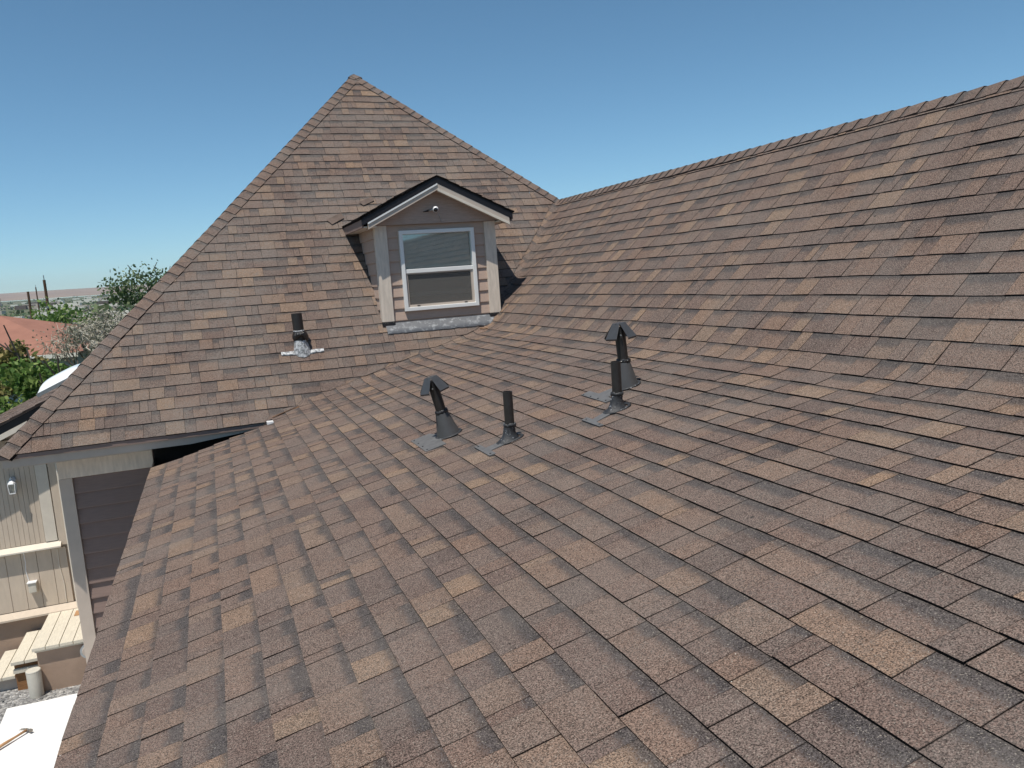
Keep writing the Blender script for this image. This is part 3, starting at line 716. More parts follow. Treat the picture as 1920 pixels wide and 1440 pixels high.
# ------------------------------------------------------------------ vents and pipes on the roof
def on_sl(x, y, h=0.0): return surf_sl(s_of_x(x), y, h)
def slope_frame(x):
    a = sec(s_of_x(x))[2]; return Vector((math.cos(a), 0, math.sin(a))), Vector((-math.sin(a), 0, math.cos(a)))
def plate(parent, poly, h, mat, name='flange', th=0.0035):
    """sheet metal cut to a polygon (x, y) lying on the shingles"""
    n = len(poly); vs = []
    for (x, y) in poly: vs.append(on_sl(x, y, h))
    for (x, y) in poly: vs.append(on_sl(x, y, h-th*2))
    mb = MB(); mb.add(vs, [tuple(range(n)), tuple(range(2*n-1, n-1, -1))]+[(i, n+i, n+(i+1) % n, (i+1) % n) for i in range(n)])
    return mb.build(name, mat, parent)
def ring_clump(parent, base, axis, r, name, mat, n=26, amp=0.012, hgt=0.02):
    """a lumpy bead of roof cement round a pipe"""
    a = axis.orthogonal().normalized(); b = axis.cross(a).normalized(); vs = []; m = 6
    for i in range(n):
        t = 2*math.pi*i/n; rad = (a*math.cos(t)+b*math.sin(t)); k = 0.5+0.5*nz(i*0.9, r*70, base.x*9)
        for j in range(m):
            q = 2*math.pi*j/m; vs.append(base+rad*(r+amp*(0.4+k)*(0.45+0.55*math.cos(q)))+axis*(hgt*(0.5+0.7*k)*math.sin(q)+0.008*nz(i*1.7, 3.3, base.y*7)))
    fs = [(i*m+j, ((i+1) % n)*m+j, ((i+1) % n)*m+(j+1) % m, i*m+(j+1) % m) for i in range(n) for j in range(m)]
    mb = MB(); mb.add(vs, fs); return mb.build(name, mat, parent, smooth=True)
def base_bead(parent, x, y, rx, ry, h, mat, name='sealant_bead', n=30):
    vs = []; m = 5; ex_, en = slope_frame(x)
    for i in range(n):
        t = 2*math.pi*i/n; k = 0.5+0.5*nz(i*1.1, x*9, y*5); c = on_sl(x, y, h)
        rad = ex_*(math.cos(t)*rx)+Vector((0, 1, 0))*(math.sin(t)*ry); ru = rad.normalized()
        for j in range(m):
            q = 2*math.pi*j/m; w_ = 0.007+0.008*k; vs.append(c+rad+ru*(w_*math.cos(q))+en*(w_*0.6*math.sin(q)))
    fs = [(i*m+j, ((i+1) % n)*m+j, ((i+1) % n)*m+(j+1) % m, i*m+(j+1) % m) for i in range(n) for j in range(m)]
    mb = MB(); mb.add(vs, fs); return mb.build(name, mat, parent, smooth=True)

def capped_vent(x, y, lean, poly, label, capyaw, seam_yaw):
    t = thing('capped_vent_pipe', on_sl(x, y, 0.004), label, 'vent pipe', 'capped roof vents')
    ax = lean.normalized(); en = slope_frame(x)[1]; c0 = on_sl(x, y, 0.004)
    top = c0+ax*0.165
    # cone flashing: foot follows the slope, top is square to the pipe
    n = 32; a = ax.orthogonal().normalized(); b = ax.cross(a).normalized(); vs = []; ex_ = slope_frame(x)[0]
    for k in range(5):
        f = k/4
        for i in range(n):
            q = 2*math.pi*i/n; foot = c0+ex_*(math.cos(q)*0.081)+Vector((0, 1, 0))*(math.sin(q)*0.080)
            aa = ex_-ax*ex_.dot(ax); aa.normalize(); bb = ax.cross(aa); bb = bb if bb.y > 0 else -bb
            up = top+aa*(math.cos(q)*0.040)+bb*(math.sin(q)*0.040); vs.append(foot.lerp(up, f))
    fs = [(k*n+i, k*n+(i+1) % n, (k+1)*n+(i+1) % n, (k+1)*n+i) for k in range(4) for i in range(n)]
    mb = MB(); mb.add(vs, fs); mb.build('cone_flashing', M['cone'], t, smooth=True)
    base_bead(t, x, y, 0.086, 0.085, 0.010, M['boot'])
    p1 = top+ax*0.215
    MB().tube([top-ax*0.03, p1], 0.034, 24).build('pipe', M['pipe'], t, smooth=False)
    # seam strip down the pipe and a screw
    sd = (aa*math.cos(seam_yaw)+bb*math.sin(seam_yaw))
    MB().tube([top+ax*0.01+sd*0.034, p1-ax*0.02+sd*0.034], 0.0035, 6).build('seam', M['pipe'], t)
    MB().tube([p1-ax*0.045+sd*0.02-bb*0.028, p1-ax*0.045+sd*0.024-bb*0.037], [0.006, 0.004], 8).build('screw', M['steel'], t)
    ring_clump(t, top+ax*0.002, ax, 0.036, 'storm_collar', M['tar'], amp=0.011, hgt=0.013)
    ring_clump(t, top+ax*0.010, ax, 0.034, 'sealant_ring', M['boot'], amp=0.008, hgt=0.006)
    # rain cap: square flat top, four bent down flaps with open corners
    hz = p1+ax*0.030; hd = 0.029; cy, sy = math.cos(capyaw), math.sin(capyaw)
    e1 = (aa*cy+bb*sy).normalized(); e2 = ax.cross(e1).normalized()
    mb = MB(); th = 0.0022
    def quad(pts, nrm):
        k = [Vector(p) for p in pts]; mb.add(k+[p-nrm*th for p in k], [(0, 1, 2, 3), (7, 6, 5, 4), (0, 4, 5, 1), (1, 5, 6, 2), (2, 6, 7, 3), (3, 7, 4, 0)])
    quad([hz+e1*hd+e2*hd, hz-e1*hd+e2*hd, hz-e1*hd-e2*hd, hz+e1*hd-e2*hd], ax)
    for e, f in ((e1, e2), (e2, -e1), (-e1, -e2), (-e2, e1)):
        lipd = (e*0.60-ax*0.80)
        a1 = hz+e*hd-f*hd; a2 = hz+e*hd+f*hd; b1 = a1+lipd*0.112-f*0.014; b2 = a2+lipd*0.112+f*0.014
        nrm = (e*0.78+ax*0.62).normalized()
        quad([a1, b1, b2, a2], nrm)
        c1 = b1-ax*0.010-e*0.004; c2 = b2-ax*0.010-e*0.004; quad([b1, c1, c2, b2], nrm)
    mb.build('rain_cap', M['capm'], t, bevel=0.0009)
    for e in (e1, -e1):        # bracket legs from the pipe to the cap
        MB().tube([p1-ax*0.03+e*0.034, p1+ax*0.005+e*0.036, hz+e*0.030-ax*0.002], 0.004, 6).build('cap_bracket', M['pipe'], t)
    plate(t, poly, 0.0135, M['flange'])
    cx_ = sum(p[0] for p in poly)/len(poly); ys = sorted(p[1] for p in poly); xs = sorted(p[0] for p in poly)
    for i in range(4):
        px, py = xs[0]+0.018, ys[0]+0.03+i*(ys[-1]-ys[0]-0.06)/3; c = on_sl(px, py, 0.0135)
        MB().tube([c, c+en*0.003], 0.006, 8).build('nail_head', M['boot'], t)
    return t
capped_vent(1.392, 5.045, Vector((-0.225, 0.01, 1)), [(1.178, 5.235), (1.178, 4.832), (1.315, 4.832), (1.315, 4.96), (1.36, 4.99), (1.36, 5.07), (1.31, 5.235)],
            'tilted black capped vent pipe with broad grey flange, left of the short open pipe', math.radians(30), math.radians(200))
capped_vent(2.428, 4.47, Vector((-0.075, 0.0, 1)), [(2.20, 4.66), (2.19, 4.30), (2.25, 4.30), (2.25, 4.38), (2.36, 4.40), (2.36, 4.53), (2.265, 4.53), (2.265, 4.67)],
            'capped black vent pipe on a grey cone, rightmost, just behind an open pipe', math.radians(24), math.radians(215))
def open_stack(x, y, h, poly, label):
    t = thing('open_vent_pipe', on_sl(x, y, 0.004), label, 'vent pipe', 'open vent pipes')
    c0 = on_sl(x, y, 0.0); up = Vector((0, 0, 1)); n = 24
    # pipe with wall thickness
    r0, r1 = 0.0288, 0.0245; zt = c0.z+h; vs = []
    for (r, z) in ((r0, c0.z-0.03), (r0, zt), (r1, zt), (r1, zt-0.16)):
        for i in range(n): q = 2*math.pi*i/n; vs.append((c0.x+r*math.cos(q), c0.y+r*math.sin(q), z))
    fs = [(k*n+i, k*n+(i+1) % n, (k+1)*n+(i+1) % n, (k+1)*n+i) for k in range(3) for i in range(n)]+[tuple(3*n+i for i in range(n))]
    mb = MB(); mb.add(vs, fs); mb.build('pipe', M['pipe'], t)
    # lead boot: stretched down the slope
    ex_, en = slope_frame(x); vs = []; m = 7
    for k in range(m):
        f = k/(m-1)
        for i in range(n):
            q = 2*math.pi*i/n
            foot = on_sl(x-0.012, y, 0.006)+ex_*(math.cos(q)*(0.088 if math.cos(q) < 0 else 0.066))+Vector((0, 1, 0))*(math.sin(q)*0.052)
            topp = c0+up*0.098+Vector((math.cos(q)*0.0325, math.sin(q)*0.0325, 0))
            g = 1-(1-f)**1.7; p = foot.lerp(topp, f); ax_ = Vector((c0.x, c0.y, p.z)); 
            p = ax_.lerp(Vector((p.x, p.y, p.z)), 1-0.25*math.sin(f*math.pi)); rr = (p-ax_); 
            if rr.length > 1e-4: p += rr.normalized()*0.0045*nz(i*0.8, k*1.3, x*11)
            vs.append(p)
    fs = [(k*n+i, k*n+(i+1) % n, (k+1)*n+(i+1) % n, (k+1)*n+i) for k in range(m-1) for i in range(n)]
    mb = MB(); mb.add(vs, fs); mb.build('lead_boot', M['boot'], t, smooth=True)
    ring_clump(t, c0+up*0.098, up, 0.029, 'sealant_ring', M['boot'], amp=0.010, hgt=0.014)
    base_bead(t, x-0.004, y, 0.080, 0.056, 0.010, M['boot'])
    plate(t, poly, 0.0135, M['flange'])
    for (px, py) in ((poly[1][0]+0.017, poly[1][1]+0.025), (poly[0][0]+0.017, poly[0][1]-0.03)):
        c = on_sl(px, py, 0.0135); MB().tube([c, c+en*0.003], 0.006, 8).build('nail_head', M['boot'], t)
open_stack(1.588, 4.385, 0.298, [(1.402, 4.52), (1.400, 4.238), (1.440, 4.232), (1.441, 4.318), (1.54, 4.335), (1.54, 4.412), (1.438, 4.412), (1.438, 4.52)],
           'short open black pipe standing between the tilted capped vent and the right pair')
open_stack(2.165, 4.10, 0.287, [(1.962, 4.17), (1.960, 3.945), (1.985, 3.935), (1.988, 4.03), (2.09, 4.055), (2.11, 4.135), (2.0, 4.10), (2.0, 4.175)],
           'short open black pipe standing just in front of the rightmost capped vent')

# stack on the hip roof with silver foot
t = thing('roof_stack', surf_p(0.865, (-0.66-ZP)/math.sin(GA), 0), 'thick short black pipe with silver painted foot on the hip roof left of the dormer', 'vent pipe')
c0 = surf_p(0.865, (-0.675-ZP)/math.sin(GA), 0.0); n = 28; up = Vector((-0.005, 0, 1)); vs = []
for (r, z) in ((0.056, -0.03), (0.056, 0.40), (0.049, 0.40), (0.049, 0.20)):
    for i in range(n): q = 2*math.pi*i/n; vs.append((c0.x+r*math.cos(q)-0.03*z, c0.y+r*math.sin(q), c0.z+z))
mb = MB(); mb.add(vs, [(k*n+i, k*n+(i+1) % n, (k+1)*n+(i+1) % n, (k+1)*n+i) for k in range(3) for i in range(n)]+[tuple(3*n+i for i in range(n))]); mb.build('pipe', M['pipe'], t)
vs = []; m = 8                                         # black sagging collar
for k in range(m):
    f = k/(m-1); r = (0.060, 0.068, 0.078, 0.084, 0.084, 0.078, 0.070, 0.060)[k]
    for i in range(n):
        q = 2*math.pi*i/n; sag = 0.045*(1-f)*max(0, 0.2+0.8*abs(math.sin(q*0.5+0.4)))
        vs.append((c0.x+(r+0.004*nz(i*0.9, k, 4))*math.cos(q)+0.008*(1-f), c0.y+r*math.sin(q), c0.z+0.215-0.13*(1-f)*(0.75+0.25*math.cos(q*2))+0.0))
mb = MB(); mb.add(vs, [(k*n+i, k*n+(i+1) % n, (k+1)*n+(i+1) % n, (k+1)*n+i) for k in range(m-1) for i in range(n)]); mb.build('rubber_collar', M['tar'], t, smooth=True)
ring_clump(t, Vector((c0.x-0.006, c0.y, c0.z+0.215)), Vector((0, 0, 1)), 0.055, 'silver_ring', M['silver'], amp=0.007, hgt=0.008)
vs = []; m = 7
for k in range(m):
    f = k/(m-1)
    for i in range(n):
        q = 2*math.pi*i/n; foot = surf_p(c0.x+0.01+0.086*math.cos(q), (-0.675-ZP)/math.sin(GA)+0.085*math.sin(q)-0.01, 0.012)
        top_ = Vector((c0.x+0.060*math.cos(q), c0.y+0.060*math.sin(q), c0.z+0.115+0.012*nz(i*0.7, 2, 2)))
        p = foot.lerp(top_, f); rr = Vector((p.x-c0.x, p.y-c0.y, 0)); p += rr.normalized()*(0.002+0.007*nz(i*0.9, k*1.1, 9)); vs.append(p)
mb = MB(); mb.add(vs, [(k*n+i, k*n+(i+1) % n, (k+1)*n+(i+1) % n, (k+1)*n+i) for k in range(m-1) for i in range(n)]); mb.build('silver_cone', M['silver'], t, smooth=True)
vs = []; nx = 30
for i in range(nx+1):
    x = 0.655+0.44*i/nx; vb = (-0.712-ZP)/math.sin(GA)+0.016*nz(x*22, 3)+0.016*abs(i/nx*2-1)-0.01; va = (-0.676-ZP)/math.sin(GA)+0.010*nz(x*25, 8)
    vs += [surf_p(x, vb, 0.010), surf_p(x, vb+0.003, 0.018), surf_p(x, (va+vb)/2, 0.018+0.003*nz(x*50, 2)), surf_p(x, va, 0.016)]
mb = MB(); mb.add(vs, [(i*4+j, (i+1)*4+j, (i+1)*4+j+1, i*4+j+1) for i in range(nx) for j in range(3)]); mb.build('silver_flange', M['silver'], t, smooth=True)

# flashing end at the corner where the eave dies into the low roof
mb = MB(); mb.box((0.395, 7.86, -1.281), (0.455, 7.95, -1.255)); tag(mb.build('flashing_end', M['plastic']), 'bright white bent flashing end where the hip roof eave meets the low roof', 'flashing')
mb = MB(); mb.add([surf_sl(s_of_x(0.47), 8.10, 0.016), surf_sl(s_of_x(0.75), 8.20, 0.018), surf_p(0.72, 0.06, 0.03), surf_p(0.46, 0.03, 0.02)], [(0, 1, 2, 3)]); tag(mb.build('valley_patch', M['rust']), 'small rusty brown valley patch at the low end of the roof valley', 'flashing')
# a little chip of wood in the valley right of the dormer
mb = MB(); c = on_sl(2.93, 8.70, 0.02); mb.box((-0.05, -0.008, 0), (0.05, 0.008, 0.006), M4=Matrix.Translation(c) @ Matrix.Rotation(-0.7, 4, 'Z')); tag(mb.build('wood_splinter', M['hammerw']), 'small pale wood splinter lying in the valley below the dormer right corner', 'splinter')

# ------------------------------------------------------------------ ground, gravel
def gz(x, y):
    d = math.hypot(x, y)
    if d < 13: return GZ
    if d < 90: q = (d-13)/77; q = q*q*(3-2*q); return GZ-5.1*q
    if d < 350: return GZ-5.1
    return GZ-5.1+(d-350)*0.0098
mb = MB(); rad = [0, 3, 6, 9, 13, 18, 25, 35, 50, 70, 100, 150, 230, 350, 520, 800, 1200, 1800, 2600, 3300]; nseg = 72; vs = [(0, 0, GZ)]
for r in rad[1:]:
    for j in range(nseg):
        q = 2*math.pi*j/nseg; x, y = r*math.sin(q), r*math.cos(q); vs.append((x, y, gz(x, y)+(1.5*nz(x*0.004, y*0.004) if r > 350 else 0)))
fs = [(0, 1+(j+1) % nseg, 1+j) for j in range(nseg)]
for i in range(len(rad)-2):
    for j in range(nseg): a = 1+i*nseg+j; b = 1+i*nseg+(j+1) % nseg; fs.append((a, b, b+nseg, a+nseg))
mb.add(vs, fs); mb.build('ground', M['ground'], kind='structure')
mb = MB(); mb.add([(-9, -3, GZ+0.004), (-0.30, -3, GZ+0.004), (-0.30, 9.85, GZ+0.004), (-9, 9.85, GZ+0.004)], [(0, 1, 2, 3)]); mb.build('gravel_yard', M['gravel'], kind='structure')
# loose stones
vs = []; fs = []
for i in range(2600):
    x = random.uniform(-3.2, -0.9); y = random.uniform(7.4, 9.0); r = random.uniform(0.006, 0.017); k = len(vs)
    a = random.random()*6.28; pts = [(r*math.cos(a+q*1.5708)*random.uniform(0.7, 1.2), r*math.sin(a+q*1.5708)*random.uniform(0.7, 1.2), 0) for q in range(4)]
    vs += [(x+p[0], y+p[1], GZ+0.003) for p in pts]+[(x, y, GZ+0.004+r*random.uniform(0.6, 1.1))]; fs += [(k, k+1, k+4), (k+1, k+2, k+4), (k+2, k+3, k+4), (k+3, k, k+4)]
mb = MB(); mb.add(vs, fs); tag(mb.build('gravel', M['gravel']), 'loose grey gravel stones between the steps and the white sheet', 'gravel', kind='stuff')

# hills
mb = MB(); vs = []; nh = 160; 
for i in range(nh+1):
    az = math.radians(-75+150*i/nh); dx, dy = math.sin(az), math.cos(az)
    topz = 78+9*nz(az*3.1, 1)+4*nz(az*11, 2)+22*max(0, az+0.1)
    for (d, z) in ((3200, 22), (3700, 30+4*nz(az*9, 3)), (4300, topz*0.62+5*nz(az*14, 4)), (4900, topz*0.93), (5300, topz), (6000, topz*0.7)):
        vs.append((dx*d, dy*d, z))
fs = [(i*6+j, i*6+j+1, (i+1)*6+j+1, (i+1)*6+j) for i in range(nh) for j in range(5)]
mb.add(vs, fs); mb.build('hills', M['hill'], kind='structure', smooth=True)

# ------------------------------------------------------------------ rear wing: wall, belly band, roof with skylight
rear = thing('rear_wing', (-3.4, 12.0, GZ), 'tan rear house wing with grooved wall and low brown roof at the left edge', 'house')
YQ = 9.90
mb = MB(); mb.box((-5.0, YQ+0.02, GZ), (-1.53, YQ+5.2, -2.602)); mb.build('wall', M['tanwall'], rear)
mb = MB(); mb.prism([(-5.0, 0, -2.6), (-1.53, 0, -2.6), (-1.53, 0, -0.98), (-5.0, 0, -2.51)], (0, YQ+0.02, 0), (0, YQ+5.2, 0)); mb.build('gable_wall', M['tanwall'], rear)
def bd(name, x0, x1, z0, z1, mat, y0=YQ-0.008, y1=YQ+0.019, bev=0.0025):
    mb = MB(); mb.box((x0, y0, z0), (x1, y1, z1)); return mb.build(name, mat, rear, bevel=bev)
x = -1.985
while x > -4.6:                                        # upper wall: narrow grooved boards
    bd('wall_board', x-0.046, x, -2.605, min(-1.42, -1.205+0.44*(x-0.05+2.18)-0.06), M['tanwall'], bev=0.0015); x -= 0.048
x = -1.80
while x > -4.8:                                        # lower wall: wide boards
    bd('wall_board', x-0.145, x, -3.335, -2.69, M['tanwall']); x -= 0.1485
bd('trim_board', -1.98, -1.862, -2.60, -1.30, M['cream'], YQ-0.022); bd('trim_board', -1.852, -1.745, -2.66, -1.30, M['tanwall'], YQ-0.026)
mb = MB(); mb.prism([(-4.98, YQ-0.085, -2.668), (-4.98, YQ-0.085, -2.652), (-4.98, YQ-0.01, -2.608), (-4.98, YQ-0.01, -2.668)], (0, 0, 0), (3.15, 0, 0)); mb.build('belly_band', M['cream'], rear)
mb = MB(); mb.prism([(-4.98, YQ-0.075, -3.415), (-4.98, YQ-0.075, -3.395), (-4.98, YQ-0.01, -3.340), (-4.98, YQ-0.01, -3.415)], (0, 0, 0), (3.28, 0, 0)); mb.build('sill_band', M['tanwall'], rear)
mb = MB(); mb.box((-4.98, YQ-0.012, GZ), (-1.55, YQ+0.018, -3.418)); mb.build('foundation', M['concrete'], rear)
mb = MB(); mb.tube([(-1.757, YQ-0.06, -1.5), (-1.757, YQ-0.06, -3.40)], 0.013, 10); tag(mb.build('conduit', M['cream']), 'thin cream conduit running down the tan wall beside the corner board', 'pipe')
# roof
QY = 9.66; ql = Vector((1, 0, 0.44)).normalized(); q0 = Vector((-2.18, QY, -1.205))
def qp(d, y, h=0): p = q0+ql*d; return Vector((p.x-0.4*h, y, p.z+0.915*h))
mb = MB(); vs = [qp(-3.2, QY), qp(1.1, QY), qp(1.1, QY+5.6), qp(-3.2, QY+5.6)]; vs2 = [v-Vector((0, 0, 0.02)) for v in vs]
mb.add(vs+vs2, [(0, 1, 2, 3), (7, 6, 5, 4), (0, 4, 5, 1), (3, 2, 6, 7), (0, 3, 7, 4)]); qroof = mb.build('shallow_roof', M['far_shingle'], rear)
for k in range(26):
    v0 = -2.0+k*0.14
    def fq(u, v, h): return qp(v, u, h)
    u = QY-0.01; 
    while u < QY+5.5:
        u1 = min(u+0.985, QY+5.6); r = shingle_mesh(fq, u, u1, v0, 0.14, rng, 1)
        r = (r[0], [tuple(reversed(f)) for f in r[1]], r[2], r[3], r[4]); place('shingle', mesh_from('shingle', *r, M['shingle_p'], ORG[qroof.name]), qroof); u = u1
mb = MB(); mb.prism([qp(-3.2, 0)-Vector((0, 0, 0.022)), qp(1.1, 0)-Vector((0, 0, 0.022)), qp(1.1, 0)-Vector((0, 0, 0.105)), qp(-3.2, 0)-Vector((0, 0, 0.105))], (0, QY+0.02, 0), (0, QY+0.05, 0)); mb.build('rake_shade_board', M['black'], rear)  # board coloured black to carry the deep shade under the roof edge
mb = MB(); mb.prism([qp(-3.2, 0)-Vector((0, 0, 0.107)), qp(1.1, 0)-Vector((0, 0, 0.107)), qp(1.1, 0)-Vector((0, 0, 0.165)), qp(-3.2, 0)-Vector((0, 0, 0.165))], (0, QY+0.01, 0), (0, QY+0.045, 0)); mb.build('rake_trim', M['cream'], rear)
# skylight
skd = thing('skylight_dome', qp(0.55, 13.4), 'white domed skylight on the rear wing roof, half hidden behind the hip', 'skylight')
cx, cyy = 0.10, 13.5; hw, hl = 0.36, 0.50
mb = MB()
mb.add([qp(cx+a, cyy+b, h) for h in (0.0, 0.06) for a, b in ((-hw, -hl), (hw, -hl), (hw, hl), (-hw, hl))], [(0, 1, 5, 4), (1, 2, 6, 5), (2, 3, 7, 6), (3, 0, 4, 7), (4, 5, 6, 7)]); mb.build('curb', M['steel'], skd)
mb = MB(); vs = []; g = 16
for i in range(g+1):
    for j in range(g+1):
        a, b = -1+2*i/g, -1+2*j/g; hh = 0.062+0.115*((1-a**4)*(1-b**4))**0.6; vs.append(qp(cx+a*(hw-0.02), cyy+b*(hl-0.02), hh))
mb.add(vs, [(i*(g+1)+j, (i+1)*(g+1)+j, (i+1)*(g+1)+j+1, i*(g+1)+j+1) for i in range(g) for j in range(g)]); mb.build('dome', M['dome'], skd, smooth=True)

# lantern
ln = thing('wall_lantern', (-2.205, YQ, -1.95), 'white wall lantern with glass sides on the tan wall under the roof corner', 'lantern')
lx, ly = -2.20, YQ-0.085
mb = MB(); mb.tube([(lx, YQ-0.008, -1.855), (lx, YQ-0.030, -1.855)], [0.036, 0.030], 16); mb.build('wall_plate', M['plastic'], ln, smooth=True)
mb = MB(); mb.tube([(lx, YQ-0.02, -1.85), (lx, YQ-0.045, -1.823), (lx, ly, -1.818), (lx, ly, -1.845)], 0.006, 8); mb.build('arm', M['plastic'], ln)
mb = MB(); mb.tube([(lx, ly, -1.838), (lx, ly, -1.848), (lx, ly, -1.876), (lx, ly, -1.886)], [0.008, 0.022, 0.044, 0.046], 6); mb.build('roof', M['plastic'], ln)
for i in range(4):
    q = math.pi/4+i*math.pi/2; a = Vector((lx+0.047*math.cos(q), ly+0.047*math.sin(q), -1.886)); b = Vector((lx+0.038*math.cos(q), ly+0.038*math.sin(q), -1.985))
    MB().tube([a, b], 0.0045, 6).build('corner_bar', M['plastic'], ln)
mb = MB(); mb.box((lx-0.030, ly-0.030, -1.993), (lx+0.030, ly+0.030, -1.983)); mb.build('base', M['plastic'], ln)
mb = MB(); a = 0.0305; b = 0.026; mb.add([(lx-a, ly-a, -1.888), (lx+a, ly-a, -1.888), (lx+a, ly+a, -1.888), (lx-a, ly+a, -1.888), (lx-b, ly-b, -1.982), (lx+b, ly-b, -1.982), (lx+b, ly+b, -1.982), (lx-b, ly+b, -1.982)], [(0, 4, 5, 1), (1, 5, 6, 2), (2, 6, 7, 3), (3, 7, 4, 0)]); mb.build('glass_panel', M['glass'], ln)
# outlet cover
ob = thing('outlet_cover', (-2.165, YQ, -3.08), 'white weatherproof outlet box on the lower tan wall, cable above it', 'outlet')
mb = MB(); mb.box((-2.205, YQ-0.075, -3.135), (-2.125, YQ-0.009, -3.02)); mb.build('box', M['canw'], ob, bevel=0.008)
mb = MB(); mb.box((-2.212, YQ-0.085, -3.025), (-2.118, YQ-0.009, -3.012)); mb.build('lid', M['plastic'], ob, bevel=0.003)
mb = MB(); mb.tube([(-2.20, YQ-0.012, -3.015), (-2.215, YQ-0.012, -2.90), (-2.205, YQ-0.012, -2.80), (-2.21, YQ-0.012, -2.67)], 0.005, 6); mb.build('cable', M['plastic'], ob)
mb = MB(); mb.tube([(-1.87, YQ-0.013, -3.33), (-1.865, YQ-0.013, -3.1), (-1.885, YQ-0.013, -2.9), (-1.88, YQ-0.013, -2.70)], 0.0045, 6); tag(mb.build('wall_cable', M['cream']), 'thin white cable hanging down the lower tan wall right of the outlet box', 'cable')

# ------------------------------------------------------------------ steps
st = thing('wooden_steps', (-2.0, 9.3, GZ), 'bleached wooden steps and landing against the tan wall beside the corner board', 'steps')
YF = 8.86
def tread(x0, x1, yf, z, nb):
    wdt = (x1-x0)/nb
    for i in range(nb):
        a = x0+i*wdt+0.003; b = x0+(i+1)*wdt-0.003
        mb = MB(); mb.box((a, yf, z-0.035), (b, YQ-0.078, z+0.001*random.uniform(-1, 1))); mb.build('deck_board', M['deckwood'], st, bevel=0.003)
tread(-2.05, -1.55, YF, -3.40, 4); tread(-2.29, -2.04, 9.03, -3.567, 2); tread(-2.52, -2.28, 9.10, -3.733, 2)
mb = MB(); mb.box((-2.02, YF+0.05, GZ), (-1.56, YQ-0.10, -3.437)); mb.build('stucco_skirt', M['concrete'], st)
mb = MB(); mb.box((-2.03, YF+0.03, -3.46), (-1.56, YF+0.048, -3.437)); mb.build('rim_board', M['deckwood'], st)
mb = MB(); mb.box((-2.27, 9.08, GZ), (-2.035, YQ-0.10, -3.603)); mb.build('step_box', M['brownwood'], st)
mb = MB(); mb.box((-2.28, 9.05, -3.70), (-2.03, 9.078, -3.655)); mb.build('step_cleat', M['deckwood'], st)
mb = MB(); mb.box((-2.50, 9.16, GZ), (-2.285, YQ-0.10, -3.770)); mb.build('step_riser', M['fascia'], st)
mb = MB(); mb.box((-1.765, YQ-0.32, -3.3985), (-1.70, YQ-0.16, -3.3965)); tag(mb.build('cardboard_scrap', M['hammerw']), 'small tan scrap lying on the landing boards by the wall', 'scrap')
# bucket
n = 20; bx, by = -2.06, 8.86; bk = thing('white_bucket', (bx, by, GZ), 'off white cylindrical bucket standing on gravel before the steps', 'bucket')
MB().tube([(bx, by, GZ+0.005), (bx, by, GZ+0.27)], [0.064, 0.068], 24).build('body', M['canw'], bk, smooth=False, bevel=0.004)
MB().tube([(bx, by, GZ+0.271), (bx, by, GZ+0.285)], [0.070, 0.066], 24).build('lid', M['canw'], bk, bevel=0.004)
# round gauge by the skirt
gx = -1.545; gg = thing('round_meter', (gx, YF-0.04, -3.60), 'round grey metal disc fixture beside the corner board above the gravel', 'meter')
MB().tube([(gx, YF+0.05, -3.53), (gx, YF-0.02, -3.53)], [0.072, 0.080], 24).build('rim', M['steel'], gg, smooth=False)
MB().tube([(gx, YF-0.021, -3.53), (gx, YF-0.028, -3.53)], [0.060, 0.056], 24).build('face', M['fascia'], gg)
MB().tube([(gx+0.005, YF-0.03, -3.545), (gx+0.005, YF-0.05, -3.60), (gx+0.01, YF-0.04, -3.64)], 0.011, 8).build('spout', M['black'], gg)

# white sheet with hammer
ws = MB(); nx, ny = 26, 30; vs = []
for i in range(nx+1):
    for j in range(ny+1):
        x = -2.27+1.9*i/nx; y = 6.55+2.08*j/ny-0.03*(i/nx)
        z = GZ+0.045+0.010*nz(x*2.1, y*2.1, 2)+(0.012*abs(nz(x*6, y*5, 1)) if y < 7.65 else 0)
        vs.append((x+0.02*nz(y*1.3, 5), y, z))
m_ = ny+1; fs = [(i*m_+j, (i+1)*m_+j, (i+1)*m_+j+1, i*m_+j+1) for i in range(nx) for j in range(ny)]
k = len(vs); edge = [i*m_ for i in range(nx+1)]+[nx*m_+j for j in range(1, ny+1)]+[i*m_+ny for i in range(nx-1, -1, -1)]+[j for j in range(ny-1, 0, -1)]
vs += [(vs[e][0], vs[e][1], GZ+0.003) for e in edge]; ne = len(edge); fs += [(edge[i], k+i, k+(i+1) % ne, edge[(i+1) % ne]) for i in range(ne)]
ws.add(vs, fs); tag(ws.build('white_sheet', M['sheet']), 'bright white sheet laid over the gravel with a hammer on it', 'sheet')
hm = thing('hammer', (-2.05, 7.94, GZ+0.06), 'claw hammer with wooden handle lying on the white sheet', 'hammer')
ha, hb = Vector((-2.185, 7.80, GZ+0.070)), Vector((-1.985, 8.02, GZ+0.074))
MB().tube([ha, ha.lerp(hb, 0.35), ha.lerp(hb, 0.6), hb], [0.015, 0.0135, 0.010, 0.011], 10).build('handle', M['hammerw'], hm, smooth=True)
hd_ = (hb-ha).normalized(); sd = Vector((-hd_.y, hd_.x, 0))
MB().tube([hb-sd*0.055, hb-sd*0.035, hb-sd*0.030, hb+sd*0.015], [0.0155, 0.0155, 0.011, 0.013], 12).build('head', M['hammerm'], hm)
for q in (-1, 1):
    MB().tube([hb+sd*0.014, hb+sd*0.045+hd_*0.006*q-hd_*0.004, hb+sd*0.075+hd_*(0.010*q-0.018)], [0.010, 0.007, 0.003], 6).build('claw', M['hammerm'], hm)

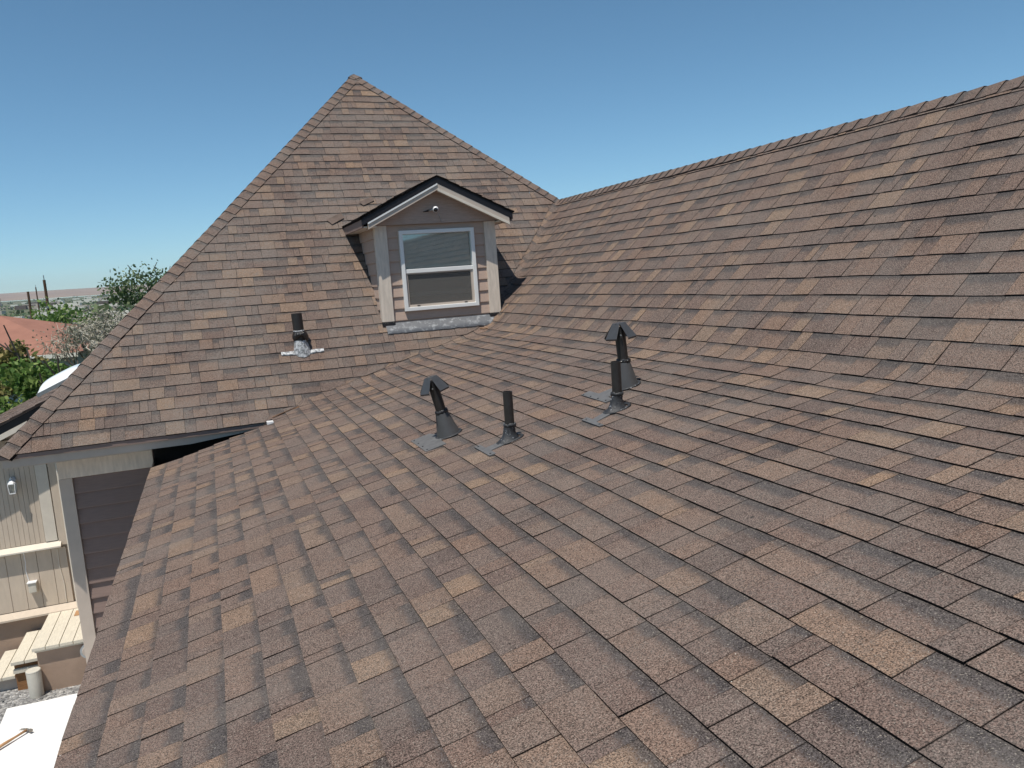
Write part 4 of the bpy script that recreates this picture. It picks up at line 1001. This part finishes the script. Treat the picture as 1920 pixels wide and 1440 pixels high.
# ------------------------------------------------------------------ trees
def leaf_mesh(name, pts, size, mat, parent, seed, kind=None, asp=0.6):
    rs = np.random.RandomState(seed); n = len(pts); P = np.array(pts)
    a = rs.normal(size=(n, 3)); a /= np.linalg.norm(a, axis=1)[:, None]
    b = np.cross(a, rs.normal(size=(n, 3))); b /= np.linalg.norm(b, axis=1)[:, None]
    s = size*rs.uniform(0.6, 1.3, n)[:, None]
    V = np.stack([P-a*s, P-b*s*asp, P+a*s, P+b*s*asp], 1).reshape(-1, 3)
    org = ORG[parent.name]; V = V-np.array(org)
    me = bpy.data.meshes.new(name); me.vertices.add(4*n); me.vertices.foreach_set('co', V.ravel())
    me.loops.add(4*n); me.loops.foreach_set('vertex_index', np.arange(4*n)); me.polygons.add(n)
    me.polygons.foreach_set('loop_start', np.arange(n)*4); me.polygons.foreach_set('loop_total', np.full(n, 4)); me.update(calc_edges=True)
    at = me.attributes.new('leaf', 'FLOAT', 'POINT'); at.data.foreach_set('value', np.repeat(rs.uniform(0, 1, n), 4))
    me.materials.append(mat); o = bpy.data.objects.new(name, me); COL.objects.link(o); o.parent = parent
    if kind: o['kind'] = kind
    return o
def branches(mb, p, d, L, r, depth, rs, tips, spread=0.6, seg=3, minr=0.004):
    pts = [Vector(p)]; dd = Vector(d).normalized(); rr = [r]
    for i in range(seg):
        dd = (dd+Vector((rs.uniform(-1, 1), rs.uniform(-1, 1), rs.uniform(-0.5, 0.9)))*0.16).normalized(); pts.append(pts[-1]+dd*L/seg); rr.append(r*(1-0.42*(i+1)/seg))
    mb.tube(pts, rr, 6 if r > 0.02 else 4, cap=False)
    if depth == 0: tips.append(pts[-1]); tips.append(pts[-2]); return
    for k in range(rs.choice((2, 3, 3))):
        nd = (dd+Vector((rs.uniform(-1, 1), rs.uniform(-1, 1), rs.uniform(-0.4, 0.8)))*spread*1.3).normalized()
        branches(mb, pts[-1] if k < 2 else pts[-2], nd, L*rs.uniform(0.62, 0.85), max(minr, r*0.56), depth-1, rs, tips, spread, seg, minr)
def tree(name, base, top, rad, label, mat, nleaf, lsize, seed, cat='tree', trunk=0.14, clumps=34, flat=0.8, group=None, core=0.45, depth=3):
    rs = random.Random(seed); t = thing(name, base, label, cat, group); base = Vector(base); H = top-base.z
    tips = []; mb = MB(); cz = base.z+H*0.58
    tr = [base, base+Vector((rs.uniform(-.1, .1), rs.uniform(-.1, .1), H*0.28)), base+Vector((rs.uniform(-.2, .2), rs.uniform(-.2, .2), H*0.45))]
    mb.tube(tr, [trunk, trunk*0.8, trunk*0.6], 8); 
    for k in range(5):
        q = k*1.2566+rs.uniform(-.3, .3); branches(mb, tr[rs.choice((1, 2))], Vector((math.cos(q)*0.9, math.sin(q)*0.9, rs.uniform(0.5, 1.3))), H*0.30, trunk*0.42, depth-1, rs, tips)
    mb.build('trunk', M['bark'], t)
    cl = []
    for i in range(clumps):
        while True:
            v = Vector((rs.uniform(-1, 1), rs.uniform(-1, 1), rs.uniform(-1, 1)))
            if core < v.length < 1: break
        cl.append((Vector((base.x+v.x*rad, base.y+v.y*rad, base.z+H*0.60+v.z*H*0.40*flat/0.8)), rad*rs.uniform(0.20, 0.36)))
    pts = []
    for i in range(nleaf):
        c, r = rs.choice(cl); v = Vector((rs.gauss(0, 1), rs.gauss(0, 1), rs.gauss(0, 0.8))); pts.append(tuple(c+v.normalized()*r*rs.random()**0.45))
    leaf_mesh('crown', pts, lsize, mat, t, seed); return t
tree('leafy_tree', (-3.05, 16.0, gz(-4, 16)), -1.05, 0.95, 'leafy green tree directly behind the skylight roof at the left edge', M['leaf_g'], 11000, 0.060, 11, clumps=60, core=0.2)
tree('leafy_tree', (-3.95, 17.6, gz(-5, 17)), -0.55, 0.85, 'bronze tinted young tree at the left edge rising before the red roof', M['leaf_o'], 5200, 0.055, 12, clumps=42, core=0.2)
tree('leafy_tree', (-2.15, 15.6, gz(-2, 15)), -1.05, 0.85, 'low green tree top peeping out between the skylight and the bare tree', M['leaf_g'], 4200, 0.05, 13, clumps=30, core=0.2)
tree('spreading_tree', (-1.55, 27.5, gz(0, 27)), 1.0, 1.6, 'airy green tree rising against the sky just left of the hip roof slope', M['leaf_d'], 9500, 0.060, 14, clumps=60, core=0.35)
tree('distant_tree', (-8.3, 52, gz(-8, 52)), -0.55, 3.2, 'bright green tree behind the red roof between the two utility poles', M['leaf_g'], 9000, 0.12, 15, clumps=40, core=0.2, group='trees behind the red roofed house')
tree('distant_tree', (-6.0, 56, gz(-6, 56)), -1.0, 3.0, 'green tree behind the red roof right of the taller utility pole', M['leaf_g'], 8000, 0.12, 16, clumps=40, core=0.2, group='trees behind the red roofed house')
tree('distant_tree', (-15.4, 62, gz(-14, 62)), 1.0, 3.4, 'thin leaved tree cut off by the left picture edge above the red roof', M['leaf_s'], 2600, 0.16, 17, clumps=46, core=0.3, group='trees behind the red roofed house')
tree('distant_tree', (-3.6, 34, gz(-3, 34)), -0.9, 2.3, 'olive green bushy tree at the foot of the bare tree', M['leaf_o'], 3800, 0.10, 18, clumps=40, core=0.2, group='trees behind the red roofed house')
# bare tree
def bare(base, top, seed, label, nt, sc):
    t = thing('bare_tree', base, label, 'tree', 'bare trees beside the hip roof'); rs = random.Random(seed); mb = MB(); tips = []
    b = Vector(base); H = top-b.z
    p1 = b+Vector((0.1, 0, H*0.42)); mb.tube([b, b+Vector((-0.1, 0, H*0.2)), p1], [0.10*sc, 0.085*sc, 0.07*sc], 8)
    for k in range(4):
        q = k*1.57+0.4; branches(mb, p1-Vector((0, 0, 0.3*rs.random())), Vector((math.cos(q)*0.75, math.sin(q)*0.6, 1.1)), H*0.17, 0.05*sc, 3, rs, tips, 0.5)
    mb.build('limbs', M['bark'], t)
    mb = MB()
    for p in tips:
        for k in range(nt):
            d = Vector((rs.uniform(-1, 1), rs.uniform(-1, 1), rs.uniform(-0.9, 0.9))).normalized(); q = p+d*rs.uniform(0.15, 0.42); mb.tube([p, (p+q)/2+Vector((0, 0, -0.03)), q+Vector((0, 0, -0.08))], [0.010, 0.007, 0.004], 3, cap=False)
    mb.build('twigs', M['twig'], t, kind='stuff')
    pts = [tuple(p+Vector((rs.gauss(0, .25), rs.gauss(0, .25), rs.gauss(0, .22)))) for p in tips for _ in range(5)]
    leaf_mesh('dry_leaves', pts, 0.04, M['leaf_s'], t, seed, 'stuff')
bare((-2.85, 25.0, gz(-3, 25)), 0.45, 21, 'bare grey tree with dark forked trunk standing left of the airy green tree', 3, 1.0)
bare((-3.6, 26.5, gz(-3, 26)), 0.15, 22, 'smaller bare twiggy tree leaning beside the dark forked one', 3, 0.8)
bare((-2.2, 24.0, gz(-2, 24)), -0.35, 23, 'low pale twiggy tree at the edge of the hip roof slope', 4, 0.7)

# ------------------------------------------------------------------ red roofed house
yaw = -0.27; RH = Vector((-4.25, 30.0, 0)); rt = Vector((math.cos(yaw), math.sin(yaw), 0)); bk_ = Vector((-math.sin(yaw), math.cos(yaw), 0))
def rp(a, b, z): v = RH+rt*a+bk_*b; return Vector((v.x, v.y, z))
rh = thing('red_roofed_house', rp(-4, 4, gz(-5, 32)), 'neighbouring house with faded red hip roof beyond the leafy tree', 'house')
ez, rz_ = -1.62, -0.18; g0 = gz(-5, 32)
mb = MB(); e = [rp(0, 0, ez), rp(-14, 0, ez), rp(-14, 8, ez), rp(0, 8, ez)]; r1 = rp(-4.4, 4, rz_-0.08); r2 = rp(-10, 4, rz_-0.08)
dn = Vector((0, 0, -0.06)); mb.add(e+[r1, r2]+[v+dn for v in e], [(0, 4, 5, 1), (0, 3, 4), (3, 2, 5, 4), (1, 5, 2), (0, 1, 7, 6), (0, 6, 9, 3), (6, 7, 8, 9)]); mb.build('roof', M['redroof'], rh)
mb = MB(); mb.prism([rp(0.02, -0.03, ez-0.16), rp(-14, -0.03, ez-0.16), rp(-14, -0.03, ez-0.02), rp(0.02, -0.03, ez-0.02)], (0, 0, 0), (0, 0.04, 0)); mb.build('fascia', M['whitewall'], rh)
mb = MB(); mb.prism([rp(-0.6, 0.6, g0), rp(-13.5, 0.6, g0), rp(-13.5, 7.5, g0), rp(-0.6, 7.5, g0)], (0, 0, 0), (0, 0, ez-0.06-g0)); mb.build('wall', M['bluewall'], rh)
mb = MB(); mb.prism([rp(-2.2, 0.56, -3.0), rp(-1.3, 0.56, -3.0), rp(-1.3, 0.56, -2.0), rp(-2.2, 0.56, -2.0)], (0, 0, 0), (0, 0.03, 0)); mb.build('window', M['lens'], rh)
mb = MB(); mb.prism([rp(-4.5, -3.2, -2.42), rp(0.4, -2.4, -2.42), rp(0.9, -2.0, -2.42), rp(-4.2, -2.4, -2.42)], (0, 0, 0), (0, 0, 0.10)); tag(mb.build('canopy_roof', M['whitewall']), 'glaring white low canopy roof before the red roofed house behind leaves', 'canopy')
mb = MB()
for a in (-4.2, -1.9, 0.3): mb.tube([rp(a, -2.4, gz(-5, 28)), rp(a, -2.4, -2.425)], 0.05, 6)
tag(mb.build('canopy_posts', M['whitewall']), 'posts carrying the white canopy, hidden by the leafy tree', 'posts', kind='stuff')
# second small white building left of the poles and one grey roof behind the bare trees
for (x, y, wx, wy, h, lab, mt, rm) in ((-9.9, 50, 1.4, 3, 0.0, 'white shed gable peeping over the red roof beside the shorter pole', 'whitewall', 'whitewall'),
                                       (-4.1, 40, 3.4, 5, 0.0, 'grey roofed building glimpsed through the bare trees', 'bluewall', 'fascia')):
    g = gz(x, y); b = thing('neighbour_building', (x, y, g), lab, 'building'); ztop = -1.15 if y > 45 else -2.0
    mb = MB(); mb.box((x-wx/2, y, g), (x+wx/2, y+wy, ztop)); mb.build('wall', M[mt], b)
    mb = MB(); mb.prism([(x-wx/2-0.2, 0, ztop), (x+wx/2+0.2, 0, ztop), (x, 0, ztop+wx*0.22)], (0, y-0.2, 0), (0, y+wy+0.2, 0)); mb.build('roof', M[rm], b)

# utility poles and wires
def pole(x, y, top, r, label, arm):
    g = gz(x, y); t = thing('utility_pole', (x, y, g), label, 'utility pole', 'wooden utility poles')
    MB().tube([(x, y, g), (x, y, top)], [r*1.25, r], 12).build('shaft', M['wood_pole'], t)
    if arm:
        MB().tube([(x, y, top), (x, y, top+0.32)], 0.03, 6).build('insulator_pin', M['steel'], t)
        MB().tube([(x, y-r, top-1.9), (x, y-r-0.12, top-1.9)], 0.09, 8).build('bracket', M['steel'], t)
    return t
pole(-0.1635*64, 64, 1.72, 0.09, 'tallest brown wooden utility pole behind the red roof, insulator on top', True)
pole(-0.1805*84, 84, 1.30, 0.10, 'cut off looking brown utility pole left of the tallest one', False)
pole(-0.1725*130, 130, 2.55, 0.08, 'thin far utility pole seen between the two nearer ones', True)
for k, (z0, lab) in enumerate(((-0.95, 'upper pale wire crossing from the tall pole to the right'), (-1.55, 'middle pale wire crossing from the tall pole to the right'), (-2.0, 'lowest pale wire crossing from the tall pole to the right'))):
    pts = []
    for i in range(25):
        f = i/24; x = -14.5+22*f; y = 63.2-3*f; pts.append((x, y, z0-0.15*k*0+1.1*(f-0.22)*(f-0.22)-0.15*f))
    tag(MB().tube(pts, 0.022, 5).build('power_line', M['wire']), lab, 'power line', 'power lines on the poles')

# ------------------------------------------------------------------ far town: scattered roofs and tree clumps nobody could count
rs = random.Random(5); mbw = MB(); pts = []
for i in range(520):
    d = 160*(18.0**rs.random()); az = math.radians(rs.uniform(-34, 24)); x, y = d*math.sin(az), d*math.cos(az); g = gz(x, y)
    s_ = rs.uniform(4, 11); h = rs.uniform(2.4, 4.5); mbw.box((x-s_, y, g-1), (x+s_, y+s_*1.2, g+h), rs.choice((0, 0, 1, 2)))
tag(mbw.build('distant_town', [M['whitewall'], M['fascia'], M['far_shingle']]), 'hazy scatter of pale far roofs in the valley before the hills', 'town', kind='stuff')
for i in range(1500):
    d = 95*(30.0**rs.random()); az = math.radians(rs.uniform(-36, 26)); x, y = d*math.sin(az), d*math.cos(az); g = gz(x, y); s_ = rs.uniform(2.0, 4.6)
    for k in range(16): pts.append((x+rs.gauss(0, s_*0.55), y+rs.gauss(0, s_*0.5), g+abs(rs.gauss(0.4, 1))*s_*0.62))
ft = thing('distant_trees', (-20, 300, gz(0, 300)), 'mass of hazy dark green trees filling the valley before the hills', 'trees'); ft['kind'] = 'stuff'
leaf_mesh('foliage', pts, 1.15, M['leaf_d'], ft, 99, 'stuff', 0.8)

# ------------------------------------------------------------------ the summer haze over the valley
hzm = bpy.data.materials.new('valley haze'); hzm.use_nodes = True; ht = hzm.node_tree
ht.nodes.remove(ht.nodes['Principled BSDF']); pv = ht.nodes.new('ShaderNodeVolumePrincipled')
pv.inputs['Color'].default_value = (0.80, 0.90, 1.0, 1); pv.inputs['Density'].default_value = 0.00010; pv.inputs['Anisotropy'].default_value = 0.2
ht.links.new(pv.outputs[0], ht.nodes['Material Output'].inputs['Volume'])
mb = MB(); mb.box((-6500, -3600, -13), (6500, 6300, 135)); hz_ = mb.build('haze', hzm, kind='stuff')
